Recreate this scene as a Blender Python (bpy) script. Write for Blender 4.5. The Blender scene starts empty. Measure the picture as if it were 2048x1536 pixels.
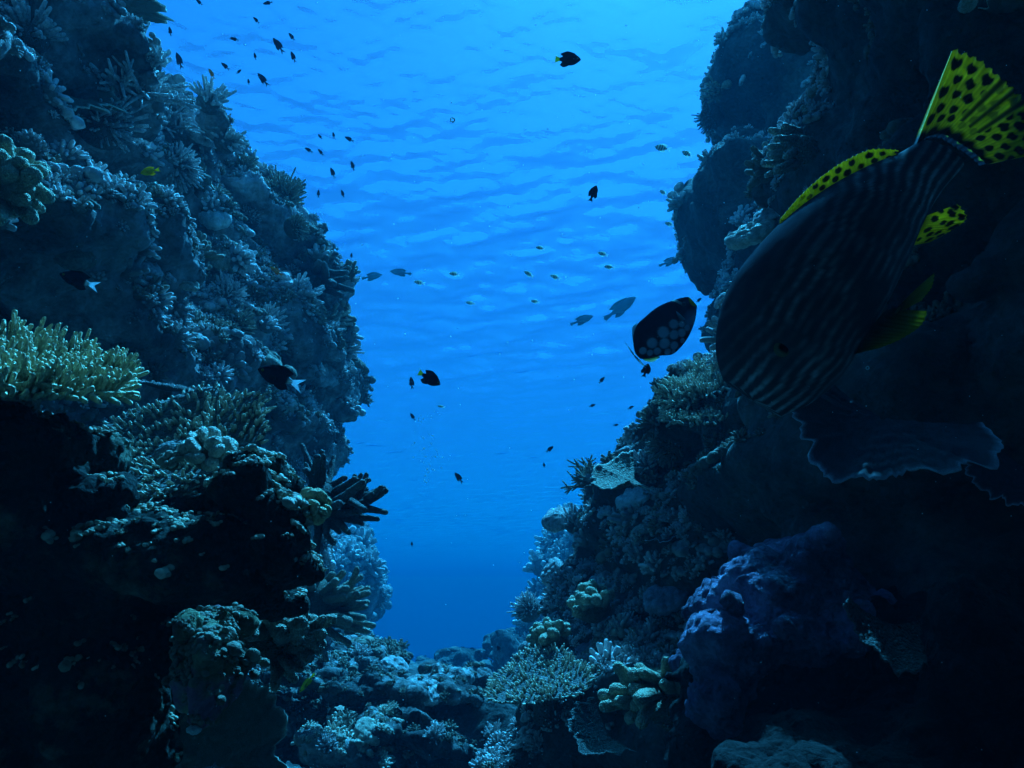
import bpy, math, random
import numpy as np
from mathutils import Vector, Matrix
from mathutils.bvhtree import BVHTree

random.seed(7)
SC = bpy.context.scene
COL = SC.collection

# ------------------------------------------------------------------ camera
PITCH = math.radians(17.0)
FPX = 1462.0                      # focal length in photograph pixels (2048 wide)
cam_data = bpy.data.cameras.new("camera")
cam_data.sensor_width = 36.0
cam_data.lens = 36.0 * FPX / 2048.0
cam_data.clip_start = 0.02
cam_data.clip_end = 1000.0
cam = bpy.data.objects.new("camera", cam_data)
cam.rotation_euler = (math.pi / 2 + PITCH, 0, 0)
COL.objects.link(cam)
SC.camera = cam
FWD = np.array([0, math.cos(PITCH), math.sin(PITCH)])
UPV = np.array([0, -math.sin(PITCH), math.cos(PITCH)])
RGT = np.array([1.0, 0, 0])

# ------------------------------------------------------------------ world, sun, exposure
SUN_ELEV = math.radians(61)
SUN_AZ = math.radians(18)          # to the right of straight ahead (+Y)
world = bpy.data.worlds.new("World")
SC.world = world
world.use_nodes = True
wn = world.node_tree.nodes
wl = world.node_tree.links
wn.clear()
wo = wn.new("ShaderNodeOutputWorld")
wb = wn.new("ShaderNodeBackground")
ws = wn.new("ShaderNodeTexSky")
ws.sky_type = 'NISHITA'
ws.sun_disc = False
ws.sun_elevation = SUN_ELEV
ws.sun_rotation = SUN_AZ
wb.inputs["Strength"].default_value = 0.05
wl.new(ws.outputs[0], wb.inputs["Color"])
wl.new(wb.outputs[0], wo.inputs["Surface"])

sun_data = bpy.data.lights.new("sun", 'SUN')
sun_data.energy = 5.0
sun_data.angle = math.radians(0.5)
sun_data.color = (1.0, 0.96, 0.88)
sun = bpy.data.objects.new("sun", sun_data)
TO_SUN = Vector((math.sin(SUN_AZ) * math.cos(SUN_ELEV), math.cos(SUN_AZ) * math.cos(SUN_ELEV), math.sin(SUN_ELEV)))
sun.rotation_euler = TO_SUN.to_track_quat('Z', 'Y').to_euler()
sun.location = (0, 0, 30)
COL.objects.link(sun)

SC.view_settings.view_transform = 'Standard'
SC.view_settings.look = 'None'
SC.view_settings.gamma = 1
SC.view_settings.exposure = 2.45
SC.cycles.max_bounces = 8
SC.cycles.diffuse_bounces = 2
SC.cycles.glossy_bounces = 2
SC.cycles.transmission_bounces = 4
SC.cycles.volume_bounces = 1
SC.cycles.transparent_max_bounces = 12
SC.cycles.use_denoising = True
SC.cycles.use_adaptive_sampling = True

SURF_Z = 5.8                       # water surface above the camera
FLOOR_Z = -1.05
HAZE_DENSITY = 0.070

# ------------------------------------------------------------------ helpers
def P(px, py, d):
    """the world point seen at photograph pixel (px, py), d metres ahead"""
    return d * FWD + d * (px - 1024.0) / FPX * RGT + d * (768.0 - py) / FPX * UPV

def mesh_object(name, v, f, mat=None, parent=None, smooth=True, col=None):
    me = bpy.data.meshes.new(name)
    v = np.asarray(v, dtype=np.float32).reshape(-1, 3)
    if isinstance(f, np.ndarray):
        n, k = f.shape
        me.vertices.add(len(v)); me.vertices.foreach_set("co", v.ravel())
        me.loops.add(n * k); me.loops.foreach_set("vertex_index", f.astype(np.int32).ravel())
        me.polygons.add(n)
        me.polygons.foreach_set("loop_start", np.arange(0, n * k, k, dtype=np.int32))
        me.update(calc_edges=True)
    else:
        me.from_pydata(v.tolist(), [], f)
    if smooth:
        me.polygons.foreach_set("use_smooth", np.ones(len(me.polygons), dtype=bool))
    if col is not None:
        a = me.color_attributes.new("tint", 'FLOAT_COLOR', 'POINT')
        c = np.ones((len(v), 4), dtype=np.float32); c[:, :3] = col
        a.data.foreach_set("color", c.ravel())
    if mat is not None:
        me.materials.append(mat)
    o = bpy.data.objects.new(name, me)
    COL.objects.link(o)
    if parent is not None:
        o.parent = parent
    return o

def tag(o, label=None, cat=None, group=None, kind=None):
    if label: o["label"] = label
    if cat: o["category"] = cat
    if group: o["group"] = group
    if kind: o["kind"] = kind
    return o

def empty(name, loc=(0, 0, 0)):
    o = bpy.data.objects.new(name, None)
    o.location = loc
    o.empty_display_size = 0.05
    COL.objects.link(o)
    return o

# ---- numpy noise
def _hash(ix, iy, iz, seed):
    h = (ix.astype(np.uint32) * np.uint32(374761393)) ^ (iy.astype(np.uint32) * np.uint32(668265263)) ^ (iz.astype(np.uint32) * np.uint32(2147483647)) ^ np.uint32((seed * 974634777 + 12345) & 0xffffffff)
    h = (h ^ (h >> np.uint32(13))) * np.uint32(1274126177)
    h = (h ^ (h >> np.uint32(16))) * np.uint32(2246822519)
    h = h ^ (h >> np.uint32(15))
    return (h & np.uint32(0xffffff)).astype(np.float32) / np.float32(0xffffff)

def vnoise(p, seed=0):
    """value noise in -1..1 at the points p (N,3)"""
    i = np.floor(p).astype(np.int64); t = (p - i).astype(np.float32)
    t = t * t * t * (t * (t * 6 - 15) + 10)
    out = np.zeros(len(p), dtype=np.float32)
    for dx in (0, 1):
        wx = t[:, 0] if dx else 1 - t[:, 0]
        for dy in (0, 1):
            wy = t[:, 1] if dy else 1 - t[:, 1]
            for dz in (0, 1):
                wz = t[:, 2] if dz else 1 - t[:, 2]
                out += wx * wy * wz * _hash(i[:, 0] + dx, i[:, 1] + dy, i[:, 2] + dz, seed)
    return out * 2 - 1

ROT = np.array([[0.36, 0.48, -0.8], [-0.8, 0.6, 0.0], [0.48, 0.64, 0.6]])
def fbm(p, oct=4, seed=0, gain=0.5):
    out = 0; a = 1.0; p = np.asarray(p, dtype=np.float64); tot = 0
    for k in range(oct):
        out = out + a * vnoise(p, seed + k); tot += a
        p = (p @ ROT.T) * 2.03 + 7.1; a *= gain
    return out / tot

def ridged(p, oct=3, seed=0):
    out = 0; a = 1.0; tot = 0
    for k in range(oct):
        out = out + a * (1 - 2 * np.abs(vnoise(p, seed + k))); tot += a
        p = (p @ ROT.T) * 2.1 + 3.7; a *= 0.5
    return out / tot

def worley(p, seed=0, two=False):
    """distance to the nearest scattered cell point"""
    i = np.floor(p).astype(np.int64)
    best = np.full(len(p), 9.0, dtype=np.float32)
    for dx in (-1, 0, 1):
        for dy in (-1, 0, 1):
            for dz in (-1, 0, 1):
                cx, cy, cz = i[:, 0] + dx, i[:, 1] + dy, i[:, 2] + dz
                q = np.stack([cx + _hash(cx, cy, cz, seed), cy + _hash(cx, cy, cz, seed + 11), cz + _hash(cx, cy, cz, seed + 23)], 1)
                best = np.minimum(best, ((p - q) ** 2).sum(1))
    return np.sqrt(best)

# ---- signed-distance lumps turned into a mesh (surface nets)
def surface_nets(F, org, h):
    nx, ny, nz = F.shape
    S = F < 0
    acc = np.zeros((nx - 1, ny - 1, nz - 1, 3), dtype=np.float32); cnt = np.zeros((nx - 1, ny - 1, nz - 1), dtype=np.float32)
    def sl(c):
        return tuple(slice(c[k], (nx, ny, nz)[k] - 1 + c[k]) for k in range(3))
    corners = [(a, b, c) for a in (0, 1) for b in (0, 1) for c in (0, 1)]
    for ax in range(3):
        for c in corners:
            if c[ax]: continue
            e = list(c); e[ax] = 1
            f0, f1 = F[sl(c)], F[sl(e)]
            m = (f0 < 0) != (f1 < 0)
            t = np.where(m, f0 / np.where(m, f0 - f1, 1), 0)
            for k in range(3):
                acc[..., k] += np.where(m, (c[k] + (t if k == ax else 0)), 0)
            cnt += m
    act = cnt > 0
    idx = np.full(act.shape, -1, dtype=np.int64); idx[act] = np.arange(act.sum())
    ijk = np.argwhere(act)
    V = (ijk + acc[act] / cnt[act][:, None]) * h + org
    quads = []
    for ax in range(3):
        o1, o2 = [(1, 2), (2, 0), (0, 1)][ax]
        lo = [1, 1, 1]; lo[ax] = 0
        a = S[tuple(slice(lo[k], (nx, ny, nz)[k] - 1) for k in range(3))]
        sh = [slice(lo[k], (nx, ny, nz)[k] - 1) for k in range(3)]
        sh[ax] = slice(lo[ax] + 1, (nx, ny, nz)[ax])
        b = S[tuple(sh)]
        pos = np.argwhere(a != b) + np.array(lo)
        flip = a[a != b]
        def at(d1, d2):
            q = pos.copy(); q[:, o1] -= d1; q[:, o2] -= d2
            return idx[q[:, 0], q[:, 1], q[:, 2]]
        Q = np.stack([at(1, 1), at(0, 1), at(0, 0), at(1, 0)], 1)
        Q[~flip] = Q[~flip][:, ::-1]
        quads.append(Q)
    Q = np.concatenate(quads)
    Q = Q[(Q >= 0).all(1)]
    return V, Q

def subdivide(V, Q):
    """split each quad in four"""
    n = len(V)
    E = np.sort(np.stack([Q, np.roll(Q, -1, 1)], 2).reshape(-1, 2), 1)
    key = E[:, 0] * n + E[:, 1]
    uk, inv = np.unique(key, return_inverse=True)
    mid = (V[uk // n] + V[uk % n]) / 2
    fc = V[Q].mean(1)
    e = inv.reshape(-1, 4) + n
    c = np.arange(len(Q)) + n + len(uk)
    out = np.concatenate([np.stack([Q[:, k], e[:, k], c, e[:, (k + 3) % 4]], 1) for k in range(4)])
    return np.concatenate([V, mid, fc]), out

def vnormals(V, Q):
    fn = np.cross(V[Q[:, 2]] - V[Q[:, 0]], V[Q[:, 3]] - V[Q[:, 1]])
    N = np.zeros_like(V)
    for k in range(Q.shape[1]):
        for c in range(3):
            N[:, c] += np.bincount(Q[:, k], fn[:, c], len(V))
    return N / np.maximum(np.linalg.norm(N, axis=1, keepdims=True), 1e-9)

def smooth_verts(V, Q, it=1, lam=0.5):
    for _ in range(it):
        S = np.zeros_like(V); c = np.zeros(len(V))
        for k in range(4):
            a, b = Q[:, k], Q[:, (k + 1) % 4]
            for q in range(3):
                S[:, q] += np.bincount(a, V[b, q], len(V)) + np.bincount(b, V[a, q], len(V))
            c += np.bincount(a, minlength=len(V)) + np.bincount(b, minlength=len(V))
        V = V + lam * (S / np.maximum(c, 1)[:, None] - V)
    return V

def lump(px, py, d, rx, ry, rd, tilt=0.0, p=2.0, level=False):
    """an ellipsoid centred at pixel (px, py), d metres ahead; rx, ry in photograph pixels at that distance, rd in metres; tilt turns it in the picture plane (degrees, anticlockwise)"""
    a = math.radians(tilt)
    ex = math.cos(a) * RGT + math.sin(a) * UPV
    ey = -math.sin(a) * RGT + math.cos(a) * UPV
    if level:                      # lies level in the world instead of square to the view
        ex = np.array([math.cos(a), 0, math.sin(a)]); ey = np.array([-math.sin(a), 0, math.cos(a)])
        return (P(px, py, d), np.stack([ex, ey, np.array([0, 1.0, 0])]), np.array([rx * d / FPX, ry * d / FPX, rd]), p)
    return (P(px, py, d), np.stack([ex, ey, FWD]), np.array([rx * d / FPX, ry * d / FPX, rd]), p)

def rock_mesh(lumps, cell, blend=0.12, warp=((0.25, 0.6, 1.0),), holes=(), seed=1, sub=1, knobs=((0.12, 0.03), (0.05, 0.012)), rough=0.02, pad=0.25, rough_f=6.0, ledges=None):
    lumps = [(np.array(l[0], dtype=float), l[1], l[2], l[3] if len(l) > 3 else 2.0) for l in lumps]; cs = np.array([l[0] for l in lumps]); rm = np.array([np.abs(l[1].T) @ l[2] for l in lumps])
    lo = (cs - rm).min(0) - pad; hi = (cs + rm).max(0) + pad
    n = np.ceil((hi - lo) / cell).astype(int) + 1
    ax = [lo[k] + np.arange(n[k]) * cell for k in range(3)]
    G = np.stack(np.meshgrid(*ax, indexing='ij'), -1).reshape(-1, 3).astype(np.float32)
    def field(pts):
        D = np.full(len(pts), 0.0, dtype=np.float32); mn = np.full(len(pts), 1e3, dtype=np.float32)
        acc = np.zeros(len(pts), dtype=np.float32)
        for c, R, r, pw in lumps:
            q = ((pts - c.astype(np.float32)) @ R.T.astype(np.float32)) / r.astype(np.float32)
            k = ((np.abs(q) ** pw).sum(1) if pw != 2 else (q * q).sum(1)) ** (1 / pw) + 1e-6
            k2 = np.sqrt(((q / r.astype(np.float32)) ** 2).sum(1)) + 1e-6
            dd = k * (k - 1) / k2
            acc += np.exp(-np.clip(dd / blend, -30, 30))
        return -blend * np.log(acc + 1e-30)
    F = field(G)
    band = np.abs(F) < 0.2 + sum(w[0] for w in warp) + (ledges[0] if ledges else 0)
    pts = G[band].astype(np.float64)
    add = np.zeros(len(pts))
    for k, (amp, wl_, zs) in enumerate(warp):
        q = pts / wl_; q = q * np.array([1, 1, zs])
        q = q + 0.35 * np.stack([vnoise(q * 0.7 + 9, seed + 31), vnoise(q * 0.7 + 5, seed + 32), vnoise(q * 0.7 + 2, seed + 33)], 1)
        add += amp * fbm(q, 3, seed + 5 * k)
    if ledges:                     # undercut terraces: each steps out towards its top and then falls back
        amp, wl_, sx, sy = ledges
        q = pts / (wl_ * 2.2)
        t = (pts[:, 2] + sx * pts[:, 0] + sy * pts[:, 1]) / wl_ + 0.9 * fbm(q, 3, seed + 90)
        fr = t - np.floor(t)
        fr = np.where(fr < 0.82, fr / 0.82, (1 - fr) / 0.18)
        add += amp * (0.5 - fr) * np.clip(0.7 + 0.9 * vnoise(q * 1.3, seed + 95), 0.1, 1.5)
    F[band] += add
    for c, R, r in holes:
        q = ((G - c) @ R.T) / r
        k = np.sqrt((q * q).sum(1)) + 1e-6
        F = np.maximum(F, -(k - 1) * r.min())
    V, Q = surface_nets(F.reshape(n), lo, cell)
    V = smooth_verts(V, Q, 2)
    for _ in range(sub):
        V, Q = subdivide(V, Q)
        V = smooth_verts(V, Q, 1)
    V = smooth_verts(V, Q, 1)
    N = vnormals(V, Q)
    disp = rough * ridged(V * rough_f, 4, seed + 77) + rough * 0.5 * fbm(V * rough_f * 4, 3, seed + 78)
    for k, (s, a) in enumerate(knobs):
        w = worley(V / s, seed + 40 + k)
        mask = np.clip(0.45 + 1.3 * fbm(V / (s * 6), 2, seed + 60 + k), 0, 1) * np.clip(0.75 + 0.6 * N[:, 2], 0.15, 1)
        disp += a * mask * (1 - np.clip(w / 0.75, 0, 1) ** 2)
    V = V + N * disp[:, None]
    return V, Q

# ------------------------------------------------------------------ materials
def nodes_of(name):
    m = bpy.data.materials.new(name); m.use_nodes = True
    nt = m.node_tree; nt.nodes.clear()
    return m, nt, nt.nodes, nt.links

def ramp(nd, stops):
    r = nd.new("ShaderNodeValToRGB"); e = r.color_ramp.elements
    while len(e) < len(stops): e.new(0.5)
    for k, (p_, c) in enumerate(stops):
        e[k].position = p_; e[k].color = (*c, 1)
    return r

def reef_material(name, stops, scale=3.0, bump=0.4, fine=40.0, spots=None, rough=0.9, speck=None):
    """mottled encrusted surface; stops: colour ramp over noise"""
    m, nt, nd, lk = nodes_of(name)
    out = nd.new("ShaderNodeOutputMaterial"); b = nd.new("ShaderNodeBsdfPrincipled")
    b.inputs["Roughness"].default_value = rough
    b.inputs["Specular IOR Level"].default_value = 0.15
    g = nd.new("ShaderNodeNewGeometry"); oi = nd.new("ShaderNodeObjectInfo")
    n1 = nd.new("ShaderNodeTexNoise"); n1.inputs["Scale"].default_value = scale; n1.inputs["Detail"].default_value = 8; n1.inputs["Roughness"].default_value = 0.65
    r1 = ramp(nd, stops)
    tc = nd.new("ShaderNodeTexCoord")
    lk.new(tc.outputs["Object"], n1.inputs["Vector"])
    lk.new(n1.outputs["Fac"], r1.inputs[0])
    colr = r1.outputs[0]
    n2 = nd.new("ShaderNodeTexNoise"); n2.inputs["Scale"].default_value = fine; n2.inputs["Detail"].default_value = 6; n2.inputs["Roughness"].default_value = 0.7
    lk.new(tc.outputs["Object"], n2.inputs["Vector"])
    mul = nd.new("ShaderNodeMix"); mul.data_type = 'RGBA'; mul.blend_type = 'MULTIPLY'
    r2 = ramp(nd, [(0.3, (0.35, 0.35, 0.35)), (0.65, (1.25, 1.25, 1.25))])
    lk.new(n2.outputs["Fac"], r2.inputs[0])
    mul.inputs[0].default_value = 0.8
    lk.new(colr, mul.inputs[6]); lk.new(r2.outputs[0], mul.inputs[7])
    colr = mul.outputs[2]
    if spots:
        n3 = nd.new("ShaderNodeTexNoise"); n3.inputs["Scale"].default_value = spots[1]; n3.inputs["Detail"].default_value = 5
        mp = nd.new("ShaderNodeMapping"); mp.inputs["Location"].default_value = (5, 3, 9)
        lk.new(tc.outputs["Object"], mp.inputs[0]); lk.new(mp.outputs[0], n3.inputs["Vector"])
        r3 = ramp(nd, [(spots[2], (0, 0, 0)), (spots[2] + 0.08, (1, 1, 1))])
        lk.new(n3.outputs["Fac"], r3.inputs[0])
        mx = nd.new("ShaderNodeMix"); mx.data_type = 'RGBA'
        lk.new(r3.outputs[0], mx.inputs[0]); lk.new(colr, mx.inputs[6]); mx.inputs[7].default_value = (*spots[0], 1)
        colr = mx.outputs[2]
    lk.new(colr, b.inputs["Base Color"])
    v = nd.new("ShaderNodeTexVoronoi"); v.inputs["Scale"].default_value = fine * 1.3
    lk.new(tc.outputs["Object"], v.inputs["Vector"])
    ad = nd.new("ShaderNodeMath"); ad.operation = 'MULTIPLY_ADD'; ad.inputs[1].default_value = -0.5
    lk.new(v.outputs["Distance"], ad.inputs[0]); lk.new(n2.outputs["Fac"], ad.inputs[2])
    bp = nd.new("ShaderNodeBump"); bp.inputs["Strength"].default_value = bump; bp.inputs["Distance"].default_value = 0.02
    lk.new(ad.outputs[0], bp.inputs["Height"]); lk.new(bp.outputs[0], b.inputs["Normal"])
    lk.new(b.outputs[0], out.inputs["Surface"])
    return m

M = {}
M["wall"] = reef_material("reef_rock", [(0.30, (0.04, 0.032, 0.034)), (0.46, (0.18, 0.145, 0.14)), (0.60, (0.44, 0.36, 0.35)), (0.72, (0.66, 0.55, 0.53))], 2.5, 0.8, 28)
M["wall_dark"] = reef_material("shade_painted_reef_rock", [(0.30, (0.02, 0.02, 0.018)), (0.5, (0.06, 0.055, 0.05)), (0.7, (0.16, 0.145, 0.13))], 2.5, 0.8, 28)  # darker copy of the reef rock, with shade painted into the colour
M["boulder_shade_black"] = reef_material("shade_painted_boulder_rock", [(0.35, (0.005, 0.005, 0.005)), (0.55, (0.012, 0.011, 0.011)), (0.75, (0.04, 0.033, 0.033))], 6, 1.0, 50)  # near-black tone paints in the shade lying over this boulder
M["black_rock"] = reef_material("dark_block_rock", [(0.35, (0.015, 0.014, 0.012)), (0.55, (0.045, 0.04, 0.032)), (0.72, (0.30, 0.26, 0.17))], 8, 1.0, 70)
M["near_rock"] = reef_material("encrusted_rock", [(0.30, (0.04, 0.03, 0.02)), (0.48, (0.20, 0.16, 0.09)), (0.66, (0.55, 0.47, 0.30))], 9, 1.0, 70, spots=((0.45, 0.17, 0.24), 11, 0.52))
M["purple_rock"] = reef_material("purple_encrusted_rock", [(0.30, (0.03, 0.025, 0.04)), (0.5, (0.22, 0.15, 0.25)), (0.68, (0.52, 0.39, 0.56))], 9, 1.0, 60)
M["ledge"] = reef_material("ledge_rock", [(0.34, (0.025, 0.023, 0.024)), (0.5, (0.11, 0.095, 0.09)), (0.68, (0.48, 0.42, 0.40))], 5.0, 1.0, 26)
M["sand"] = reef_material("rubble_floor", [(0.3, (0.03, 0.03, 0.03)), (0.5, (0.08, 0.08, 0.075)), (0.7, (0.22, 0.22, 0.20))], 3.5, 1.0, 22)

# ------------------------------------------------------------------ the water: surface and body
def water_surface():
    rows = np.concatenate([np.linspace(-30, 2.4, 16), 2.5 * np.exp(np.linspace(0, math.log(60), 620))])
    t = np.linspace(-1, 1, 520); t = 0.45 * t + 0.55 * t ** 3
    Y = np.repeat(rows[:, None], len(t), 1)
    X = t[None, :] * (14 + 1.25 * np.maximum(Y, 0))
    Z = np.zeros_like(X)
    rng = np.random.RandomState(5)
    # gentle swell plus wind ripples running towards the right
    for k in range(60):
        wl_ = 1.7 * (0.06 ** (k / 59.0))
        a = math.radians(80 + rng.normal(0, 48))
        kx, ky = math.cos(a) * 2 * math.pi / wl_, math.sin(a) * 2 * math.pi / wl_
        amp = 0.0092 * wl_ ** 0.9
        fade = np.clip(1.6 - (0.006 * np.maximum(Y, 2.5) * 2.2) / wl_, 0, 1)
        ph = kx * X + ky * Y + rng.uniform(0, 6.28)
        pts = np.stack([X.ravel() * 0.22 + k, Y.ravel() * 0.22, np.zeros(X.size)], 1)
        g = (0.55 + 0.9 * vnoise(pts, 50 + k).reshape(X.shape))
        Z += amp * fade * g * np.sin(ph + 0.9 * np.sin(0.31 * kx * X - 0.2 * ky * Y + k))
    n, m_ = X.shape
    V = np.stack([X, Y, SURF_Z + Z], -1).reshape(-1, 3)
    i = np.arange(n * m_).reshape(n, m_)
    Q = np.stack([i[:-1, :-1], i[:-1, 1:], i[1:, 1:], i[1:, :-1]], -1).reshape(-1, 4)
    m, nt, nd, lk = nodes_of("water_surface")
    out = nd.new("ShaderNodeOutputMaterial")
    gl = nd.new("ShaderNodeBsdfGlass"); gl.inputs["IOR"].default_value = 1.2; gl.inputs["Roughness"].default_value = 0.36
    gl.inputs["Color"].default_value = (0.02, 0.42, 0.86, 1)
    tr = nd.new("ShaderNodeBsdfTransparent"); tr.inputs["Color"].default_value = (0.042, 0.385, 0.88, 1)
    mx = nd.new("ShaderNodeMixShader"); lw = nd.new("ShaderNodeLayerWeight"); lw.inputs["Blend"].default_value = 0.5
    mr = nd.new("ShaderNodeMapRange"); mr.inputs["From Min"].default_value = 0.3; mr.inputs["From Max"].default_value = 0.8
    mr.inputs["To Min"].default_value = 0.26; mr.inputs["To Max"].default_value = 0.60
    lk.new(lw.outputs["Facing"], mr.inputs["Value"]); lk.new(mr.outputs["Result"], mx.inputs[0])
    nz = nd.new("ShaderNodeTexNoise"); nz.inputs["Scale"].default_value = 5.0; nz.inputs["Detail"].default_value = 3
    tc = nd.new("ShaderNodeTexCoord"); lk.new(tc.outputs["Object"], nz.inputs["Vector"])
    bp = nd.new("ShaderNodeBump"); bp.inputs["Strength"].default_value = 0.25; bp.inputs["Distance"].default_value = 0.02
    lk.new(nz.outputs["Fac"], bp.inputs["Height"]); lk.new(bp.outputs[0], gl.inputs["Normal"])
    lk.new(tr.outputs[0], mx.inputs[1]); lk.new(gl.outputs[0], mx.inputs[2])
    lk.new(mx.outputs[0], out.inputs["Surface"])
    o = mesh_object("water_surface", V, Q, m)
    tag(o, kind="structure")
water_surface()

def haze():
    z0, z1 = FLOOR_Z - 9.5, SURF_Z + 0.35
    x, y0, y1 = 220.0, -40.0, 190.0
    v = [(-x, y0, z0), (x, y0, z0), (x, y1, z0), (-x, y1, z0), (-x, y0, z1), (x, y0, z1), (x, y1, z1), (-x, y1, z1)]
    f = [(0, 3, 2, 1), (4, 5, 6, 7), (0, 1, 5, 4), (1, 2, 6, 5), (2, 3, 7, 6), (3, 0, 4, 7)]
    m, nt, nd, lk = nodes_of("blue_water")
    out = nd.new("ShaderNodeOutputMaterial"); pv = nd.new("ShaderNodeVolumePrincipled")
    pv.inputs["Color"].default_value = (0.0003, 0.044, 0.074, 1)
    pv.inputs["Absorption Color"].default_value = (0.0, 0.435, 0.537, 1)
    pv.inputs["Density"].default_value = HAZE_DENSITY
    pv.inputs["Anisotropy"].default_value = 0.25
    lk.new(pv.outputs[0], out.inputs["Volume"])
    o = mesh_object("haze", v, f, m, smooth=False)
    tag(o, kind="stuff")
haze()

def sea_floor():
    rows = 0.6 * np.exp(np.linspace(0, math.log(300), 260)); t = np.linspace(-1, 1, 220)
    Y = np.repeat(rows[:, None], len(t), 1); X = t[None, :] * (5 + 1.1 * Y)
    Y = Y - 4
    pts = np.stack([X.ravel(), Y.ravel(), np.zeros(X.size)], 1)
    Z = FLOOR_Z + 0.22 * fbm(pts * 0.45, 4, 3) + 0.16 * ridged(pts * 1.4, 4, 8) - 7.0 / (1 + np.exp(-(pts[:, 1] - 15.0) / 1.6))
    n, m_ = X.shape
    i = np.arange(n * m_).reshape(n, m_)
    Q = np.stack([i[:-1, :-1], i[:-1, 1:], i[1:, 1:], i[1:, :-1]], -1).reshape(-1, 4)
    V = pts.copy(); V[:, 2] = np.clip(Z, FLOOR_Z - 7.8, None)
    o = mesh_object("sea_floor", V, Q, M["sand"])
    tag(o, kind="structure")
sea_floor()

# ------------------------------------------------------------------ reef walls
TREES = []                          # (object, bvh) rocks that corals are set on
def rock(name, lumps, cell, mat, label=None, cat="rock", kind=None, group=None, **kw):
    V, Q = rock_mesh(lumps, cell, **kw)
    o = mesh_object(name, V, Q, mat)
    tag(o, label, cat if label else None, group, kind)
    TREES.append((o, BVHTree.FromPolygons(V.tolist(), Q.tolist())))
    print(name, len(V))
    return o

L = lump
def LV(px, py, d, rx, ry, rd, tilt=0.0, p=2.0): return lump(px, py, d, rx, ry, rd, tilt, p, True)
rock("reef_wall_left", [
    L(-170, 150, 2.4, 320, 250, 0.7), L(20, 205, 2.9, 200, 180, 0.7, -40), L(70, 140, 3.4, 100, 85, 0.6, -40),
    L(180, 275, 3.6, 145, 120, 0.8, -50), L(225, 235, 3.9, 70, 55, 0.5, -45), L(300, 420, 3.9, 130, 190, 0.8, -40), L(350, 310, 4.1, 60, 90, 0.5, -40), L(405, 370, 4.3, 50, 75, 0.4),
    L(-120, 430, 1.9, 270, 140, 0.45), L(60, 520, 2.4, 200, 180, 0.6, -45), L(470, 490, 4.4, 85, 120, 0.6, -30), L(550, 430, 4.6, 30, 60, 0.3, 10),
    L(420, 650, 4.2, 215, 160, 0.9, -20), L(570, 570, 4.6, 55, 70, 0.4), L(575, 720, 4.6, 85, 130, 0.7), L(635, 790, 4.7, 55, 62, 0.4), L(540, 880, 4.7, 80, 110, 0.7),
    L(100, 800, 2.8, 330, 230, 0.7), L(330, 1000, 3.9, 280, 320, 1.0), L(280, 1350, 3.7, 310, 330, 1.0)],
    0.034, M["wall"], kind="structure", blend=0.06, warp=((0.20, 0.6, 1.4), (0.14, 0.24, 1.3)), seed=3, ledges=(0.26, 0.55, 0.7, 0.1), rough=0.034, rough_f=8, knobs=((0.11, 0.04), (0.045, 0.018)))

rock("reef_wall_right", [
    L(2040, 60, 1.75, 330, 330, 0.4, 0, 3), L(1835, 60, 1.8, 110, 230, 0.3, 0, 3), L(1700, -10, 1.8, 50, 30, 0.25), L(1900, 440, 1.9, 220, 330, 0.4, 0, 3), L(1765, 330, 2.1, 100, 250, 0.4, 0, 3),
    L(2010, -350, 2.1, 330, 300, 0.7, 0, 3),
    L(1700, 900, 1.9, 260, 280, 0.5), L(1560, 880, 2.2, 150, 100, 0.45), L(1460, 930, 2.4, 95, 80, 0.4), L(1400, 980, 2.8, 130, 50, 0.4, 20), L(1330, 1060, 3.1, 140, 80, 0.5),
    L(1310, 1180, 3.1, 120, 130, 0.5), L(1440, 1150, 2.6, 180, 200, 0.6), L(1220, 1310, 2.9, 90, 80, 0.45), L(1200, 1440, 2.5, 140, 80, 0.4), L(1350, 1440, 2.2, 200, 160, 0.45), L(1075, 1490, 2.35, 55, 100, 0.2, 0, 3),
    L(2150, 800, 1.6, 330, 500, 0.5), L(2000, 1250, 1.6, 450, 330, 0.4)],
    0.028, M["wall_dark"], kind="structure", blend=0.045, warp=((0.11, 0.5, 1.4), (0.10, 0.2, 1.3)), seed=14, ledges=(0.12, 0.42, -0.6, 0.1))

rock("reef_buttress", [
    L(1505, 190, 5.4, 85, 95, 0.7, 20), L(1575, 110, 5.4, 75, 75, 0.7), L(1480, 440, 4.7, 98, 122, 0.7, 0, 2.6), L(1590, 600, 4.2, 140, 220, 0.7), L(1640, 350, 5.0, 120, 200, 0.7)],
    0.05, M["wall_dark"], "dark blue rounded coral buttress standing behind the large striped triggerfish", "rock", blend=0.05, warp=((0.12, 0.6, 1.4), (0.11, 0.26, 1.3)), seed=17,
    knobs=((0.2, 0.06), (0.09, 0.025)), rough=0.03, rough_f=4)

rock("reef_wall_distant", [
    L(640, 1130, 12, 100, 115, 1.5), L(600, 1300, 12, 140, 140, 1.5), L(690, 1200, 15, 62, 70, 1.2),
    L(1090, 1290, 18.0, 50, 35, 1.4), L(1180, 1150, 13.0, 85, 120, 1.6), L(1150, 1330, 11.0, 110, 100, 1.5)],
    0.11, M["wall"], kind="structure", blend=0.15, warp=((0.45, 1.6, 1.3), (0.22, 0.6, 1.2)), seed=22, knobs=((0.3, 0.09), (0.14, 0.04)), rough=0.06, rough_f=3)

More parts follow.
